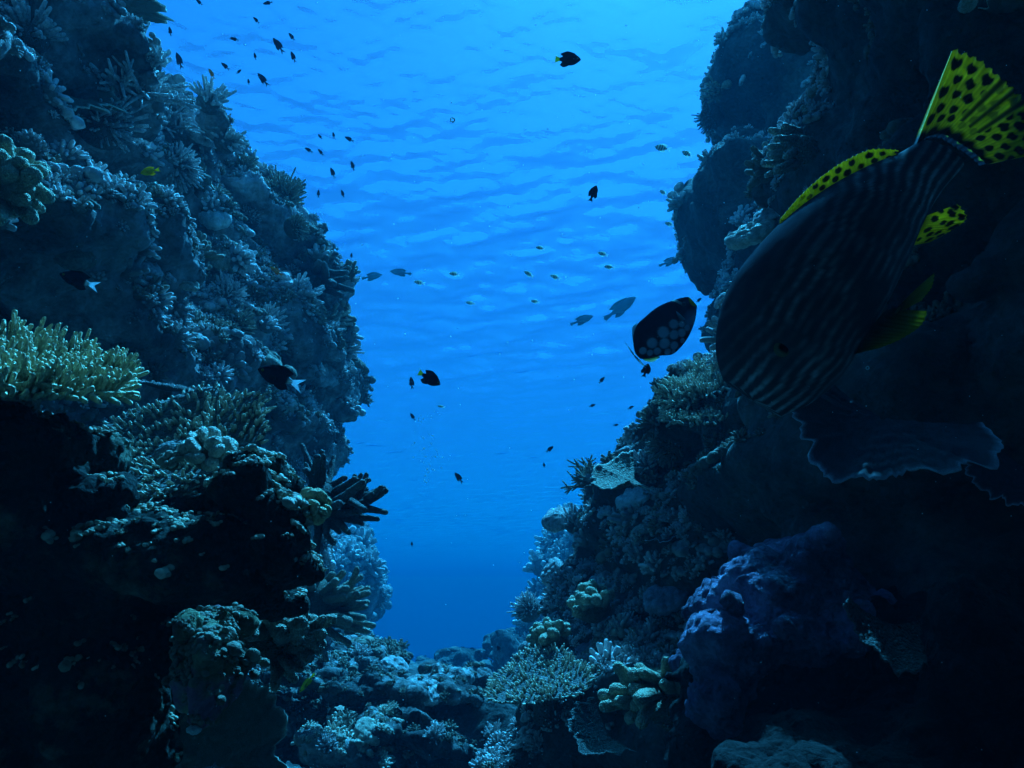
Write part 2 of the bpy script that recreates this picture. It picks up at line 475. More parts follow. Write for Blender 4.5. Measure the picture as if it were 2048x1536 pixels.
rock("reef_behind_and_shade_roof", [
    ((0.0, -2.2, -0.5), np.eye(3), np.array([3.5, 1.2, 3.0])), ((-3.4, -0.6, 0.0), np.eye(3), np.array([2.2, 1.5, 2.6])), ((3.2, -0.6, 0.0), np.eye(3), np.array([2.0, 1.5, 2.6])),
    ((0.0, -1.6, 1.9), np.eye(3), np.array([3.2, 1.9, 0.7])), ((-1.9, 0.3, 1.9), np.eye(3), np.array([0.8, 0.9, 0.6])), ((0.2, 0.6, 1.65), np.eye(3), np.array([0.28, 0.6, 0.25])), ((0.2, 1.25, 2.25), np.eye(3), np.array([0.30, 0.45, 0.25]))],  # unseen overhead roof lumps, added to shade the near water and the fish
    0.12, M["wall"], kind="structure", blend=0.15, seed=41, sub=0)

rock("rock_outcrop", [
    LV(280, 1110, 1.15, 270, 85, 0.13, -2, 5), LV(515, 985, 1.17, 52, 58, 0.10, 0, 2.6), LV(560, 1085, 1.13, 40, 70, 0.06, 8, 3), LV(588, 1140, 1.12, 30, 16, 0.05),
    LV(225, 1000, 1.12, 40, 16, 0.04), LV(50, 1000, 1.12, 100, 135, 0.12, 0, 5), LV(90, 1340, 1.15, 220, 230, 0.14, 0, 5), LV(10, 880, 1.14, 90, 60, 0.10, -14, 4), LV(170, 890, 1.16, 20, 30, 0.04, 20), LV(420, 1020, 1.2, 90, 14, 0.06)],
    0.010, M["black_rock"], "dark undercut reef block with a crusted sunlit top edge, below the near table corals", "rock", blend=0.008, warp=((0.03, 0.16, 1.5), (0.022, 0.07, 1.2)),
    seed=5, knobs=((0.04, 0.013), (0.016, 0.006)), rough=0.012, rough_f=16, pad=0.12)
rock("encrusted_rock", [
    LV(432, 1300, 0.84, 22, 46, 0.045, 15), LV(428, 1375, 0.83, 30, 56, 0.045), LV(398, 1440, 0.82, 20, 26, 0.035), LV(385, 1262, 0.85, 18, 14, 0.03), LV(470, 1245, 0.9, 34, 16, 0.04), LV(395, 1345, 0.88, 34, 90, 0.045)],
    0.0075, M["near_rock"], "small pink and white crusted rock knob hanging under the dark reef block", "rock", blend=0.006, warp=((0.016, 0.08, 1.2), (0.012, 0.035, 1.0)),
    seed=9, knobs=((0.026, 0.010), (0.010, 0.004)), rough=0.008, rough_f=22, pad=0.08)
rock("purple_rock", [
    L(1540, 1160, 1.45, 120, 45, 0.12, 40), L(1420, 1290, 1.42, 38, 80, 0.10, -28), L(1580, 1250, 1.38, 100, 40, 0.10, 18), L(1480, 1240, 1.46, 60, 60, 0.10), L(1640, 1215, 1.4, 70, 50, 0.12), L(1445, 1345, 1.36, 34, 60, 0.08, -20), L(1500, 1300, 1.42, 50, 34, 0.08)],
    0.011, M["purple_rock"], "lumpy purple encrusted rock on the lower right reef slope", "rock", blend=0.010, warp=((0.07, 0.17, 1.1), (0.045, 0.07, 1.0)),
    seed=19, knobs=((0.045, 0.018), (0.018, 0.007)), rough=0.018, rough_f=14, pad=0.12)
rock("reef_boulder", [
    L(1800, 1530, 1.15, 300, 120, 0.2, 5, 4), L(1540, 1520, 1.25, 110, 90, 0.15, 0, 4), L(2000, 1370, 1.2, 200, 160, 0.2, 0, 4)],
    0.016, M["boulder_shade_black"], "black shadowed boulder filling the lower right corner", "rock", blend=0.015, warp=((0.09, 0.22, 1.2), (0.05, 0.09, 1.2)),
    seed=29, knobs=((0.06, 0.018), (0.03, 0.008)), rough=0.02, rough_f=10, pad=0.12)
FLOOR_ROCKS = [
    ("wide flat reef ledge beside the canyon floor, under the thin yellow fish", [LV(735, 1370, 3.4, 138, 9, 0.34, -7, 3), LV(845, 1402, 3.4, 62, 9, 0.28, -16, 3), LV(690, 1440, 3.55, 100, 70, 0.16, 0, 3), LV(800, 1480, 3.5, 50, 60, 0.1, 0, 3)]),
    ("upper sloping ledge of coral rock at the foot of the left reef wall", [LV(725, 1312, 4.2, 92, 14, 0.35, -12, 3), LV(640, 1320, 4.2, 70, 30, 0.3), LV(690, 1380, 4.35, 90, 60, 0.15, 0, 3)]),
    ("crusted pale boulder at the bottom of the canyon, left of the gap", [LV(702, 1490, 2.8, 62, 36, 0.16, 0, 3), LV(720, 1570, 2.85, 70, 70, 0.14)]),
    ("low slanting rock slab on the canyon floor at the bottom of the gap", [LV(868, 1480, 3.1, 50, 12, 0.2, -22, 3), LV(850, 1550, 3.2, 60, 60, 0.14)]),
    ("far low rubble mound in the middle of the blue canyon floor", [LV(870, 1345, 11, 90, 16, 1.0), LV(930, 1355, 11.2, 60, 14, 0.9)]),
    ("flat ledge in the hazy middle of the canyon floor", [LV(880, 1380, 6.0, 66, 6, 0.25, -12, 3)]),
    ("blue shadowed rock at the foot of the right reef wall", [LV(970, 1440, 4.0, 36, 50, 0.3), LV(990, 1390, 4.4, 36, 30, 0.3), LV(975, 1510, 3.4, 36, 40, 0.3)]),
    ("hazy rock shoulder below the far right reef wall", [LV(1020, 1280, 12.0, 40, 14, 0.8, 14), LV(1070, 1310, 10, 50, 30, 0.8)]),
]
for k, (lab, lm) in enumerate(FLOOR_ROCKS):
    rock("coral_rock", lm, 0.018 if k < 4 else 0.04, M["ledge" if k < 4 else "sand"], lab, "rock", group="rocks on the canyon floor", blend=0.012, warp=((0.05, 0.25, 1.4), (0.035, 0.1, 1.2)) if k < 4 else ((0.30, 0.9, 1.3), (0.15, 0.35, 1.2)), seed=60 + k * 7,
         knobs=((0.07, 0.022), (0.03, 0.010)), rough=0.022, rough_f=11, pad=0.2, ledges=(0.10, 0.17, 0.25, 0.0) if k < 4 else (0.3, 0.6, 0.2, 0.0))

# ------------------------------------------------------------------ coral shapes (quads only)
class Geo:
    def __init__(s): s.v = []; s.f = []; s.t = []; s.n = 0
    def add(s, V, Q, T):
        s.v.append(V); s.f.append(Q + s.n); s.t.append(np.broadcast_to(np.asarray(T, dtype=np.float32), (len(V),))); s.n += len(V)
    def get(s): return np.concatenate(s.v), np.concatenate(s.f), np.concatenate(s.t)

def ring_quads(nr, ns):
    i = np.arange(nr * ns).reshape(nr, ns); j = np.roll(i, -1, 1)
    return np.stack([i[:-1], j[:-1], j[1:], i[1:]], -1).reshape(-1, 4)

def frame_of(d):
    d = d / np.linalg.norm(d)
    a = np.array([0, 0, 1.0]) if abs(d[2]) < 0.9 else np.array([1.0, 0, 0])
    u = np.cross(a, d); u /= np.linalg.norm(u)
    return u, np.cross(d, u), d

def finger(g, base, d, ln, r0, r1, bend=None, rings=5, seg=7, wob=0.12, rng=np.random, t0=0.0, t1=1.0):
    """one tapered coral branch with a rounded tip"""
    d = np.asarray(d, float) / np.linalg.norm(d)
    b = np.zeros(3) if bend is None else bend
    ts = np.concatenate([np.linspace(0, 1, rings), [1, 1, 1]])
    cap = np.array([0] * rings + [0.45, 0.8, 1.0]); rs = np.array([1.0] * rings + [0.9, 0.6, 0.02])
    u, w, _ = frame_of(d)
    an = np.linspace(0, 2 * math.pi, seg, endpoint=False)
    V = []
    for k, t in enumerate(ts):
        c = base + d * ln * t + b * (t ** 2) * ln
        dd = d + 2 * b * t; dd /= np.linalg.norm(dd)
        r = r0 + (r1 - r0) * t
        c = c + dd * cap[k] * r1
        rr = r * rs[k] * (1 + wob * rng.uniform(-1, 1, seg))
        V.append(c + np.outer(np.cos(an) * rr, u) + np.outer(np.sin(an) * rr, w))
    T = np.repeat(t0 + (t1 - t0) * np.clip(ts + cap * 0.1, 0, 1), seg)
    g.add(np.concatenate(V), ring_quads(len(ts), seg), T)
    dd = d + 2 * b * 0.6
    return base + d * ln * 0.6 + b * 0.36 * ln, dd / np.linalg.norm(dd)

def ball(g, c, r, axes=(1, 1, 1), rings=9, seg=12, t=0.5, R=np.eye(3)):
    ph = np.linspace(0.02, math.pi - 0.02, rings); th = np.linspace(0, 2 * math.pi, seg, endpoint=False)
    V = np.stack([np.outer(np.sin(ph), np.cos(th)), np.outer(np.sin(ph), np.sin(th)), np.repeat(np.cos(ph)[:, None], seg, 1)], -1).reshape(-1, 3)
    g.add((V * np.asarray(axes) * r) @ R.T + c, ring_quads(rings, seg)[:, ::-1], t)

def fib(n, cone):
    k = np.arange(n) + 0.5
    z = 1 - k / n * (1 - math.cos(cone)); a = k * 2.399963
    r = np.sqrt(1 - z * z)
    return np.stack([r * np.cos(a), r * np.sin(a), z], 1)

def bumps(V, Q, size, amp, seed):
    N = vnormals(V, Q)
    w = worley(V / size, seed)
    return V + N * (amp * (1 - np.clip(w / 0.8, 0, 1) ** 2))[:, None]

# all corals are about 1 unit in radius and grow along +Z
def make_finger_coral(seed, n=46, cone=1.45, r=0.075, sub=2, taper=0.75, jit=0.16, base=0.55, seg=7):
    rng = np.random.RandomState(seed); g = Geo()
    ball(g, np.array([0, 0, -0.05]), base, (1, 1, 0.8), 12, 18, t=0.0)
    for d in fib(n, cone):
        d = d + rng.normal(0, jit, 3)
        ln = rng.uniform(0.72, 1.0) * (1 + 0.35 * vnoise(d[None] * 1.7 + seed, seed)[0])
        b0 = d * 0.12
        bend = np.array([0, 0, rng.uniform(0.0, 0.25)])
        c, dd = finger(g, b0, d, ln * 0.88, r * 1.1, r * taper, bend, rng=rng, seg=seg)
        for _ in range(rng.randint(0, sub + 1)):
            s = dd + rng.normal(0, 0.5, 3)
            finger(g, c - dd * rng.uniform(0, 0.2), s, rng.uniform(0.15, 0.34), r * 0.85, r * taper * 0.85, rng=rng, rings=3, seg=seg, t0=0.5)
    return g.get()

def make_staghorn(seed, n=26):
    rng = np.random.RandomState(seed); g = Geo()
    for d in fib(n, 1.3):
        d = d + rng.normal(0, 0.2, 3); p = d * 0.1 + rng.normal(0, 0.15, 3) * np.array([1, 1, 0.3])
        c, dd = finger(g, p, d, rng.uniform(0.6, 1.0), 0.06, 0.03, rng.normal(0, 0.12, 3), rng=rng, seg=6)
        for _ in range(4):
            finger(g, c + dd * rng.uniform(-0.3, 0.2), dd + rng.normal(0, 0.55, 3), rng.uniform(0.25, 0.5), 0.042, 0.022, rng=rng, rings=3, seg=5, t0=0.3)
    return g.get()

def table_z(x, y, k): return 0.10 * (x * x + y * y) + 0.05 * np.sin(3 * x + k) * np.cos(2.5 * y + k)

def make_table_parts(seed, stub=0.05, sr=0.022, n=420, rim=110, sub=True, stem=0.09):
    """plate, stalk and branchlets of a table coral"""
    rng = np.random.RandomState(seed)
    pl = Geo(); nr, ns = 14, 72
    th = np.linspace(0, 2 * math.pi, ns, endpoint=False)
    edge = 1 + 0.09 * np.sin(3 * th + seed) + 0.05 * np.sin(7 * th + 2 * seed) + rng.uniform(-0.03, 0.03, ns)
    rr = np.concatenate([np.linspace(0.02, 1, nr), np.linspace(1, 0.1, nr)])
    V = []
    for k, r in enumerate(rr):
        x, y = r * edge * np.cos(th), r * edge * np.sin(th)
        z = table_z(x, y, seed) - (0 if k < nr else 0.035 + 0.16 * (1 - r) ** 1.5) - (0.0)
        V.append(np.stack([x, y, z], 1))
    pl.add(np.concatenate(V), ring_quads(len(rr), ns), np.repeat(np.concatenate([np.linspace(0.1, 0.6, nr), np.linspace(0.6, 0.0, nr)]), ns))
    st = Geo(); finger(st, np.array([0, 0, -0.75]), (0.1, 0, 1), 0.62, 0.30, 0.22, rng=rng, rings=6, seg=14)
    br = Geo()
    for _ in range(n):
        a, r = rng.uniform(0, 2 * math.pi), math.sqrt(rng.uniform(0.0, 1)) * 0.97
        e = np.interp(a, th, edge, period=2 * math.pi)
        x, y = r * e * math.cos(a), r * e * math.sin(a)
        d = np.array([x * 0.55, y * 0.55, 1.0]) + rng.normal(0, 0.22, 3)
        ln = rng.uniform(0.6, 1.3) * stem * (1 + 0.55 * vnoise(np.array([[x * 3.1, y * 3.1, seed * 1.7]]), seed)[0])
        b = np.array([x, y, table_z(x, y, seed) - 0.01])
        finger(br, b, d, ln, sr * 1.1, sr * 0.8, rng=rng, rings=3, seg=5, t0=0.2)
        if sub:
            for _k in range(2):
                finger(br, b + d * ln * 0.35, d + rng.normal(0, 0.8, 3), ln * 0.55, sr * 0.8, sr * 0.65, rng=rng, rings=3, seg=5, t0=0.4)
    for k in range(rim):
        a = (k + rng.uniform(-0.4, 0.4)) / rim * 2 * math.pi
        e = np.interp(a, th, edge, period=2 * math.pi) * rng.uniform(0.93, 1.0)
        x, y = e * math.cos(a), e * math.sin(a)
        d = np.array([x, y, rng.uniform(0.0, 0.8)]) + rng.normal(0, 0.15, 3)
        finger(br, np.array([x, y, table_z(x, y, seed) - 0.015]), d, rng.uniform(0.6, 1.3) * stem, sr * 1.15, sr * 0.8, rng=rng, rings=3, seg=5, t0=0.4)
    return pl.get(), st.get(), br.get()

def make_cauliflower(seed, n=16):
    rng = np.random.RandomState(seed); g = Geo()
    ball(g, np.zeros(3), 0.45, t=0.0)
    for d in fib(n, 1.5):
        d = d + rng.normal(0, 0.15, 3); d /= np.linalg.norm(d)
        u, w, dd = frame_of(d); a = rng.uniform(0, 3.1)
        R = np.stack([math.cos(a) * u + math.sin(a) * w, -math.sin(a) * u + math.cos(a) * w, dd], 1)
        h = Geo()
        finger(h, d * 0.15, d, 0.5, 0.10, 0.16, rng=rng, rings=4, seg=12, t0=0.1, t1=0.5)
        g.add(*h.get())
        h = Geo(); ball(h, d * rng.uniform(0.66, 0.78), 1, (rng.uniform(0.24, 0.34), rng.uniform(0.13, 0.18), 0.24), 16, 22, 0.8, R)
        V, Q, T = h.get()
        g.add(bumps(V, Q, 0.085, 0.045, seed), Q, T)
    return g.get()

def make_dome(seed, flat=0.6, amp=0.07, size=0.2):
    g = Geo(); ball(g, np.zeros(3), 1.0, (1, 1, flat), 34, 48, 0.5)
    V, Q, T = g.get()
    V = V + vnormals(V, Q) * (0.16 * fbm(V * 1.6, 3, seed))[:, None]
    w = worley(V / size, seed)
    V2 = V + vnormals(V, Q) * (amp * (1 - np.clip(w / 0.8, 0, 1) ** 2))[:, None]
    return V2, Q, np.clip(1 - w, 0, 1).astype(np.float32)

def make_plate(seed, arc=3.6, cup=0.25, wave=0.10, thick=0.05, rag=0.09):
    """a thin fan-shaped plate growing from its hinge at the origin, facing +Z, middle towards +X"""
    rng = np.random.RandomState(seed); g = Geo()
    nr, ns = 26, 110
    th = np.linspace(-arc / 2, arc / 2, ns)
    tt = th * 3
    ph = np.stack([tt, np.full(ns, seed * 3.1), np.zeros(ns)], 1)
    edge = 1 + 0.16 * fbm(ph * 0.5, 2, seed) * 2 + rag * fbm(ph * 2.4, 3, seed + 3) * 2
    r = np.linspace(0.03, 1, nr)
    X = r[:, None] * (edge * np.cos(th))[None]; Y = r[:, None] * (edge * np.sin(th))[None]
    Z = cup * r[:, None] ** 2 + wave * (r[:, None] ** 2) * (fbm(ph * 0.55 + 4, 2, seed + 9) * 2)[None]
    pts = np.stack([X, Y, np.zeros_like(X)], -1).reshape(-1, 3)
    Z = Z + 0.02 * fbm(pts * 9, 3, seed).reshape(X.shape) + 0.008 * np.sin(r[:, None] * 42)
    A = np.stack([X, Y, Z], -1)
    B = A.copy(); B[..., 2] -= thick * (1.1 - 0.7 * r[:, None])
    i = np.arange(nr * ns).reshape(nr, ns)
    q = np.stack([i[:-1, :-1], i[1:, :-1], i[1:, 1:], i[:-1, 1:]], -1).reshape(-1, 4)
    o = nr * ns
    def strip(a, b): return np.stack([a[:-1], a[1:], b[1:], b[:-1]], 1)
    Q = np.concatenate([q, q[:, ::-1] + o, strip(i[-1], i[-1] + o)[:, ::-1], strip(i[:, 0], i[:, 0] + o), strip(i[:, -1], i[:, -1] + o)[:, ::-1]])
    T = np.clip((r - 0.95) / 0.05, 0, 1)[:, None].repeat(ns, 1).ravel()
    g.add(np.concatenate([A.reshape(-1, 3), B.reshape(-1, 3)]), Q, np.concatenate([T, T]))
    return g.get()

def coral_material(name, base, tip, fine=22.0, bump=0.5, var=0.35, dist=0.05):
    m, nt, nd, lk = nodes_of(name)
    out = nd.new("ShaderNodeOutputMaterial"); b = nd.new("ShaderNodeBsdfPrincipled")
    b.inputs["Roughness"].default_value = 0.85; b.inputs["Specular IOR Level"].default_value = 0.2
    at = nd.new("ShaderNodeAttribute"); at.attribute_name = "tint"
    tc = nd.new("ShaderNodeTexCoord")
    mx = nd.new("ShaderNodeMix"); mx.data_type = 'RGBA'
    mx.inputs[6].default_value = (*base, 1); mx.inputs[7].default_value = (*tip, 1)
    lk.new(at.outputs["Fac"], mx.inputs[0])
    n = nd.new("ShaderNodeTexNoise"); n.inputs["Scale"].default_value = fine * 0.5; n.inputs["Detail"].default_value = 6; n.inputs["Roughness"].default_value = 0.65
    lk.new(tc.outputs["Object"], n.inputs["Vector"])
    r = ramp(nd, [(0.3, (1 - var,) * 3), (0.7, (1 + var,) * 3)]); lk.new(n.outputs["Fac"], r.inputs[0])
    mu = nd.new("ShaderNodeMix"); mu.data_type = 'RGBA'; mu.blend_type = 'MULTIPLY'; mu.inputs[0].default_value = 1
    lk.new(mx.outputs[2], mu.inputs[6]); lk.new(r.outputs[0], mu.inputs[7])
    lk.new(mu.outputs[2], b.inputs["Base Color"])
    v = nd.new("ShaderNodeTexVoronoi"); v.inputs["Scale"].default_value = fine; lk.new(tc.outputs["Object"], v.inputs["Vector"])
    ad = nd.new("ShaderNodeMath"); ad.operation = 'MULTIPLY_ADD'; ad.inputs[1].default_value = -1.0
    lk.new(v.outputs["Distance"], ad.inputs[0]); lk.new(n.outputs["Fac"], ad.inputs[2])
    bp = nd.new("ShaderNodeBump"); bp.inputs["Strength"].default_value = bump; bp.inputs["Distance"].default_value = dist
    lk.new(ad.outputs[0], bp.inputs["Height"]); lk.new(bp.outputs[0], b.inputs["Normal"])
    lk.new(b.outputs[0], out.inputs["Surface"])
    return m

M["tan"] = coral_material("tan_coral", (0.15, 0.105, 0.065), (0.76, 0.57, 0.42))
M["yellow_tan"] = coral_material("yellow_tan_coral", (0.15, 0.10, 0.05), (0.80, 0.56, 0.34))
M["dull_tan"] = coral_material("dull_tan_coral", (0.11, 0.08, 0.05), (0.56, 0.41, 0.27), 40.0)
M["pale"] = coral_material("pale_coral", (0.22, 0.165, 0.12), (0.74, 0.58, 0.46))
M["brown"] = coral_material("brown_coral", (0.10, 0.072, 0.05), (0.38, 0.28, 0.21))
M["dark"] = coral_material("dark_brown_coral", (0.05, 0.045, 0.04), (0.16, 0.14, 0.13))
M["purple"] = coral_material("purple_grey_coral", (0.10, 0.08, 0.11), (0.40, 0.36, 0.42))
M["grey"] = coral_material("grey_coral", (0.15, 0.122, 0.115), (0.78, 0.65, 0.62))
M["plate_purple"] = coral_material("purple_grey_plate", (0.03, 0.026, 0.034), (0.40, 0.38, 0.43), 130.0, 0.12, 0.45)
M["plate_grey"] = coral_material("grey_plate", (0.12, 0.115, 0.09), (0.60, 0.58, 0.48), 130.0, 0.12, 0.45)
M["white"] = coral_material("bleached_coral", (0.40, 0.38, 0.36), (0.85, 0.83, 0.80))

for nm_, a_, b_ in (("yellow_tan", (0.15, 0.10, 0.05), (0.80, 0.56, 0.34)), ("dull_tan", (0.11, 0.08, 0.05), (0.56, 0.41, 0.27)), ("brown", (0.10, 0.072, 0.05), (0.38, 0.28, 0.21)),
                    ("dark", (0.05, 0.045, 0.04), (0.16, 0.14, 0.13)), ("pale", (0.22, 0.165, 0.12), (0.74, 0.58, 0.46)), ("grey", (0.15, 0.122, 0.115), (0.78, 0.65, 0.62))):
    M[nm_ + "_polyp"] = coral_material(nm_ + "_coral_polyps", a_, b_, 260.0, 1.0, 0.5, 0.006)

def tint3(t): return np.repeat(np.asarray(t, dtype=np.float32)[:, None], 3, 1)

MESHES = {}
def coral_data(kind, seed):
    key = (kind, seed)
    if key not in MESHES:
        fn = {"finger": lambda: make_finger_coral(seed), "thick": lambda: make_finger_coral(seed, 30, 1.4, 0.13, 1, 0.95, base=0.6, seg=9),
              "stag": lambda: make_staghorn(seed), "fringe": lambda: make_finger_coral(seed, 120, 1.5, 0.042, 1, 0.8, jit=0.10, base=0.74, seg=5),
              "cauli": lambda: make_cauliflower(seed), "dome": lambda: make_dome(seed), "crust": lambda: make_dome(seed, 0.35, 0.12, 0.28),
              "plate": lambda: make_plate(seed), "shelf": lambda: make_plate(seed, 3.0, 0.12, 0.18, 0.06, 0.17)}[kind]
        MESHES[key] = fn()
    return MESHES[key]

def surface_at(px, py, d=None):
    """where the ray through a photograph pixel meets the rocks; d fixes the distance instead"""
    if d is not None:
        return P(px, py, d), np.array([0, -0.3, 0.95]), d
    dirv = Vector(P(px, py, 1.0)).normalized(); best = None
    for o, b in TREES:
        h = b.ray_cast(Vector((0, 0, 0)), dirv)
        if h[0] is not None and (best is None or h[3] < best[3]): best = h
    if best is None:
        return P(px, py, 4.0), np.array([0, 0, 1.0]), 4.0
    p = np.array(best[0]); n = np.array(best[1])
    if np.dot(n, dirv) > 0: n = -n
    return p, n, float(p @ FWD)

def dirv(angle, toward=0.0):
    """direction drawn at `angle` degrees in the picture (0 right, 90 up), leaning `toward` the viewer"""
    a = math.radians(angle)
    v = math.cos(a) * RGT + math.sin(a) * UPV - toward * FWD
    return v / np.linalg.norm(v)

def basis(up, xdir=None, spin=0.0):
    up = up / np.linalg.norm(up)
    if xdir is None:
        u, w, _ = frame_of(up); x = math.cos(spin) * u + math.sin(spin) * w
    else:
        x = xdir - up * (xdir @ up); x /= np.linalg.norm(x)
    y = np.cross(up, x)
    return Matrix(((x[0], y[0], up[0], 0), (x[1], y[1], up[1], 0), (x[2], y[2], up[2], 0), (0, 0, 0, 1)))

SHARED = {}
def colony(name, kind, px, py, size, mat, label, cat="coral", d=None, up=None, xdir=None, seed=0, group=None, squash=(1, 1, 1), sink=0.15):
    """one coral colony, size = radius in photograph pixels"""
    p, n, dd = surface_at(px, py, d)
    R = size * dd / FPX
    if up is None:
        up = n * 0.75 + np.array([0, 0, 0.7])
    key = (kind, seed, mat, name)
    if key not in SHARED:
        V, Q, T = coral_data(kind, seed)
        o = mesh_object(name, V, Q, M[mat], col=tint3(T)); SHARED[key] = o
    else:
        o = SHARED[key].copy(); COL.objects.link(o)
    B = basis(np.asarray(up, float), xdir, spin=(px * 0.37 + py * 0.11) % 6.28)
    o.matrix_world = Matrix.Translation(Vector(p - np.asarray(up) / np.linalg.norm(up) * R * sink)) @ B @ Matrix.Diagonal((R * squash[0], R * squash[1], R * squash[2], 1))
    return tag(o, label, cat, group)

def table(name, px, py, size, mats, label, d=None, up=None, seed=0, squash=(1, 1, 1), xdir=None, **kw):
    p, n, dd = surface_at(px, py, d); R = size * dd / FPX
    t = empty(name, p); tag(t, label, "coral")
    if up is None: up = np.array([0, -0.2, 1.0])
    t.matrix_world = Matrix.Translation(Vector(p)) @ basis(np.asarray(up, float), xdir, spin=seed) @ Matrix.Diagonal((R * squash[0], R * squash[1], R * squash[2], 1))
    for nm, (V, Q, T), m in zip(("plate", "stalk", "branchlets"), make_table_parts(seed, **kw), mats):
        mesh_object(nm, V, Q, M[m], t, col=tint3(T))
    return t

def branch_colony(name, px, py, label, branches, mat, d, seed=0, base_r=40, cat="coral", fill=0, slim=1.0):
    """a colony whose branches one can count: each is a part. branches: (x, y, tip x, tip y, tip distance change, radius px, tip radius px)"""
    rng = np.random.RandomState(seed)
    p = P(px, py, d); t = empty(name, p); tag(t, label, cat)
    g = Geo(); ball(g, np.zeros(3), base_r * d / FPX, (1, 0.8, 0.8), 14, 20, 0.1)
    V, Q, T = g.get(); V = bumps(V, Q, 0.25 * base_r * d / FPX, 0.12 * base_r * d / FPX, seed)
    mesh_object("base", V, Q, M[mat + "_polyp"], t, col=tint3(T))
    more = []; branches = [(*b[:5], b[5] * slim, b[6] * slim) for b in branches]
    for (x0, y0, x1, y1, dz, r0, r1) in branches:
        for _ in range(fill):
            t_, w_ = rng.uniform(0.25, 0.6), rng.normal(0, 0.45)
            ex, ey = x1 - x0, y1 - y0
            more.append((x0 + ex * 0.2, y0 + ey * 0.2, x0 + ex * (0.3 + t_) - ey * w_, y0 + ey * (0.3 + t_) + ex * w_, dz - rng.uniform(0.3, 1.1) * base_r * d / FPX, r0, r1 * rng.uniform(0.8, 1.05)))
    for (x0, y0, x1, y1, dz, r0, r1) in list(branches) + more:
        a, b = P(x0, y0, d + 0.02) - p, P(x1, y1, d + dz) - p
        g = Geo(); k = d / FPX
        finger(g, a, b - a, np.linalg.norm(b - a), r0 * k, r1 * k, rng.normal(0, 0.07, 3), rings=16, seg=18, rng=rng, wob=0.03)
        V, Q, T = g.get()
        V = V + vnormals(V, Q) * (0.28 * r1 * k * fbm(V / (1.6 * r1 * k), 2, seed))[:, None]
        V = bumps(V, Q, 0.55 * r1 * k, 0.20 * r1 * k, seed)
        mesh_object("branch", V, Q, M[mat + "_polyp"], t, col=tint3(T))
    return t

# ------------------------------------------------------------------ encrusting growth on the walls
def growth(name, src, mat, n, size, seed, zmin=-0.15, cut=0.0, dist=(0, 9), lumps_only=False):
    rng = np.random.RandomState(seed)
    me = src.data
    V = np.empty(len(me.vertices) * 3, dtype=np.float32); me.vertices.foreach_get("co", V); V = V.reshape(-1, 3).astype(float)
    N = np.empty(len(me.vertices) * 3, dtype=np.float32); me.vertices.foreach_get("normal", N); N = N.reshape(-1, 3)
    x = V @ RGT; y = V @ UPV; z = V @ FWD
    u = 1024 + x / np.maximum(z, .1) * FPX; v = 768 - y / np.maximum(z, .1) * FPX
    facing = -(N * V).sum(1) / np.linalg.norm(V, axis=1)
    ok = (u > -120) & (u < 2170) & (v > -120) & (v < 1650) & (facing > -0.35) & (N[:, 2] > zmin) & (z > dist[0]) & (z < dist[1])
    ok &= fbm(V * 1.7, 3, seed) + 0.25 * N[:, 2] > cut
    idx = np.flatnonzero(ok)
    if not len(idx): return
    w = z[idx] ** -1.2; idx = rng.choice(idx, n, p=w / w.sum())
    protos = []
    for k in range(8):
        g = Geo()
        if k < 5:
            m = 11 + k * 4
            ball(g, np.array([0, 0, 0.1]), 0.5, (1, 1, 0.9), 6, 9, 0.1)
            for d in fib(m, 1.4):
                finger(g, d * 0.3, d + rng.normal(0, 0.22, 3), rng.uniform(0.3, 0.6), 0.15 - 0.012 * k, 0.12 - 0.012 * k, rng=rng, rings=2, seg=5, t0=0.2)
        else:
            for q in range(9):
                a = rng.uniform(0, 6.28); r = rng.uniform(0, 0.75)
                ball(g, np.array([r * math.cos(a), r * math.sin(a), 0.1 + 0.2 * rng.rand()]), rng.uniform(0.2, 0.4), (1, 1, 0.8), 6, 8, rng.uniform(0.3, 0.9))
        protos.append(g.get())
    out = Geo()
    for i in idx:
        pv, pq, pt = protos[rng.randint(5 if lumps_only else 0, 8)]
        up = N[i] * 0.7 + np.array([0, 0, 0.6]) + rng.normal(0, 0.15, 3)
        a, b, c = frame_of(up)
        s = size * rng.lognormal(0, 0.45) * (0.5 + 0.22 * z[i])
        out.add((pv * s) @ np.stack([a, b, c]) + V[i] - c * s * 0.1, pq, pt * rng.uniform(0.3, 1.0))
    Vv, Qq, Tt = out.get()
    o = mesh_object(name, Vv, Qq, M[mat], col=tint3(Tt))
    return tag(o, kind="stuff")
ROCK = {}
for o, b in TREES: ROCK.setdefault(o.name.split(".")[0], o); ROCK.setdefault(o.name, o)
growth("coral_growth", ROCK["reef_wall_left"], "grey", 7000, 0.025, 4, cut=-0.35)
growth("coral_growth", ROCK["reef_wall_left"], "brown", 2600, 0.028, 5, cut=0.08, zmin=0.1)
growth("coral_growth", ROCK["reef_wall_right"], "grey", 3600, 0.021, 6, cut=-0.25, dist=(2.0, 9))
growth("coral_growth", ROCK["reef_wall_right"], "brown", 900, 0.025, 16, cut=0.0, dist=(1.6, 9))
growth("coral_growth", ROCK["reef_wall_distant"], "grey", 700, 0.05, 8, cut=-0.1, dist=(0, 30))
growth("coral_growth", ROCK["reef_buttress"], "grey", 900, 0.024, 11, cut=-0.2)

growth("encrusting_growth", ROCK["rock_outcrop"], "pale", 1300, 0.009, 21, zmin=0.5, cut=0.0, lumps_only=True)
growth("encrusting_growth", ROCK["rock_outcrop"], "tan", 500, 0.010, 22, zmin=0.3, cut=0.1, lumps_only=True)
growth("encrusting_growth", ROCK["encrusted_rock"], "brown", 260, 0.010, 23, zmin=0.0, cut=-0.1, lumps_only=True)

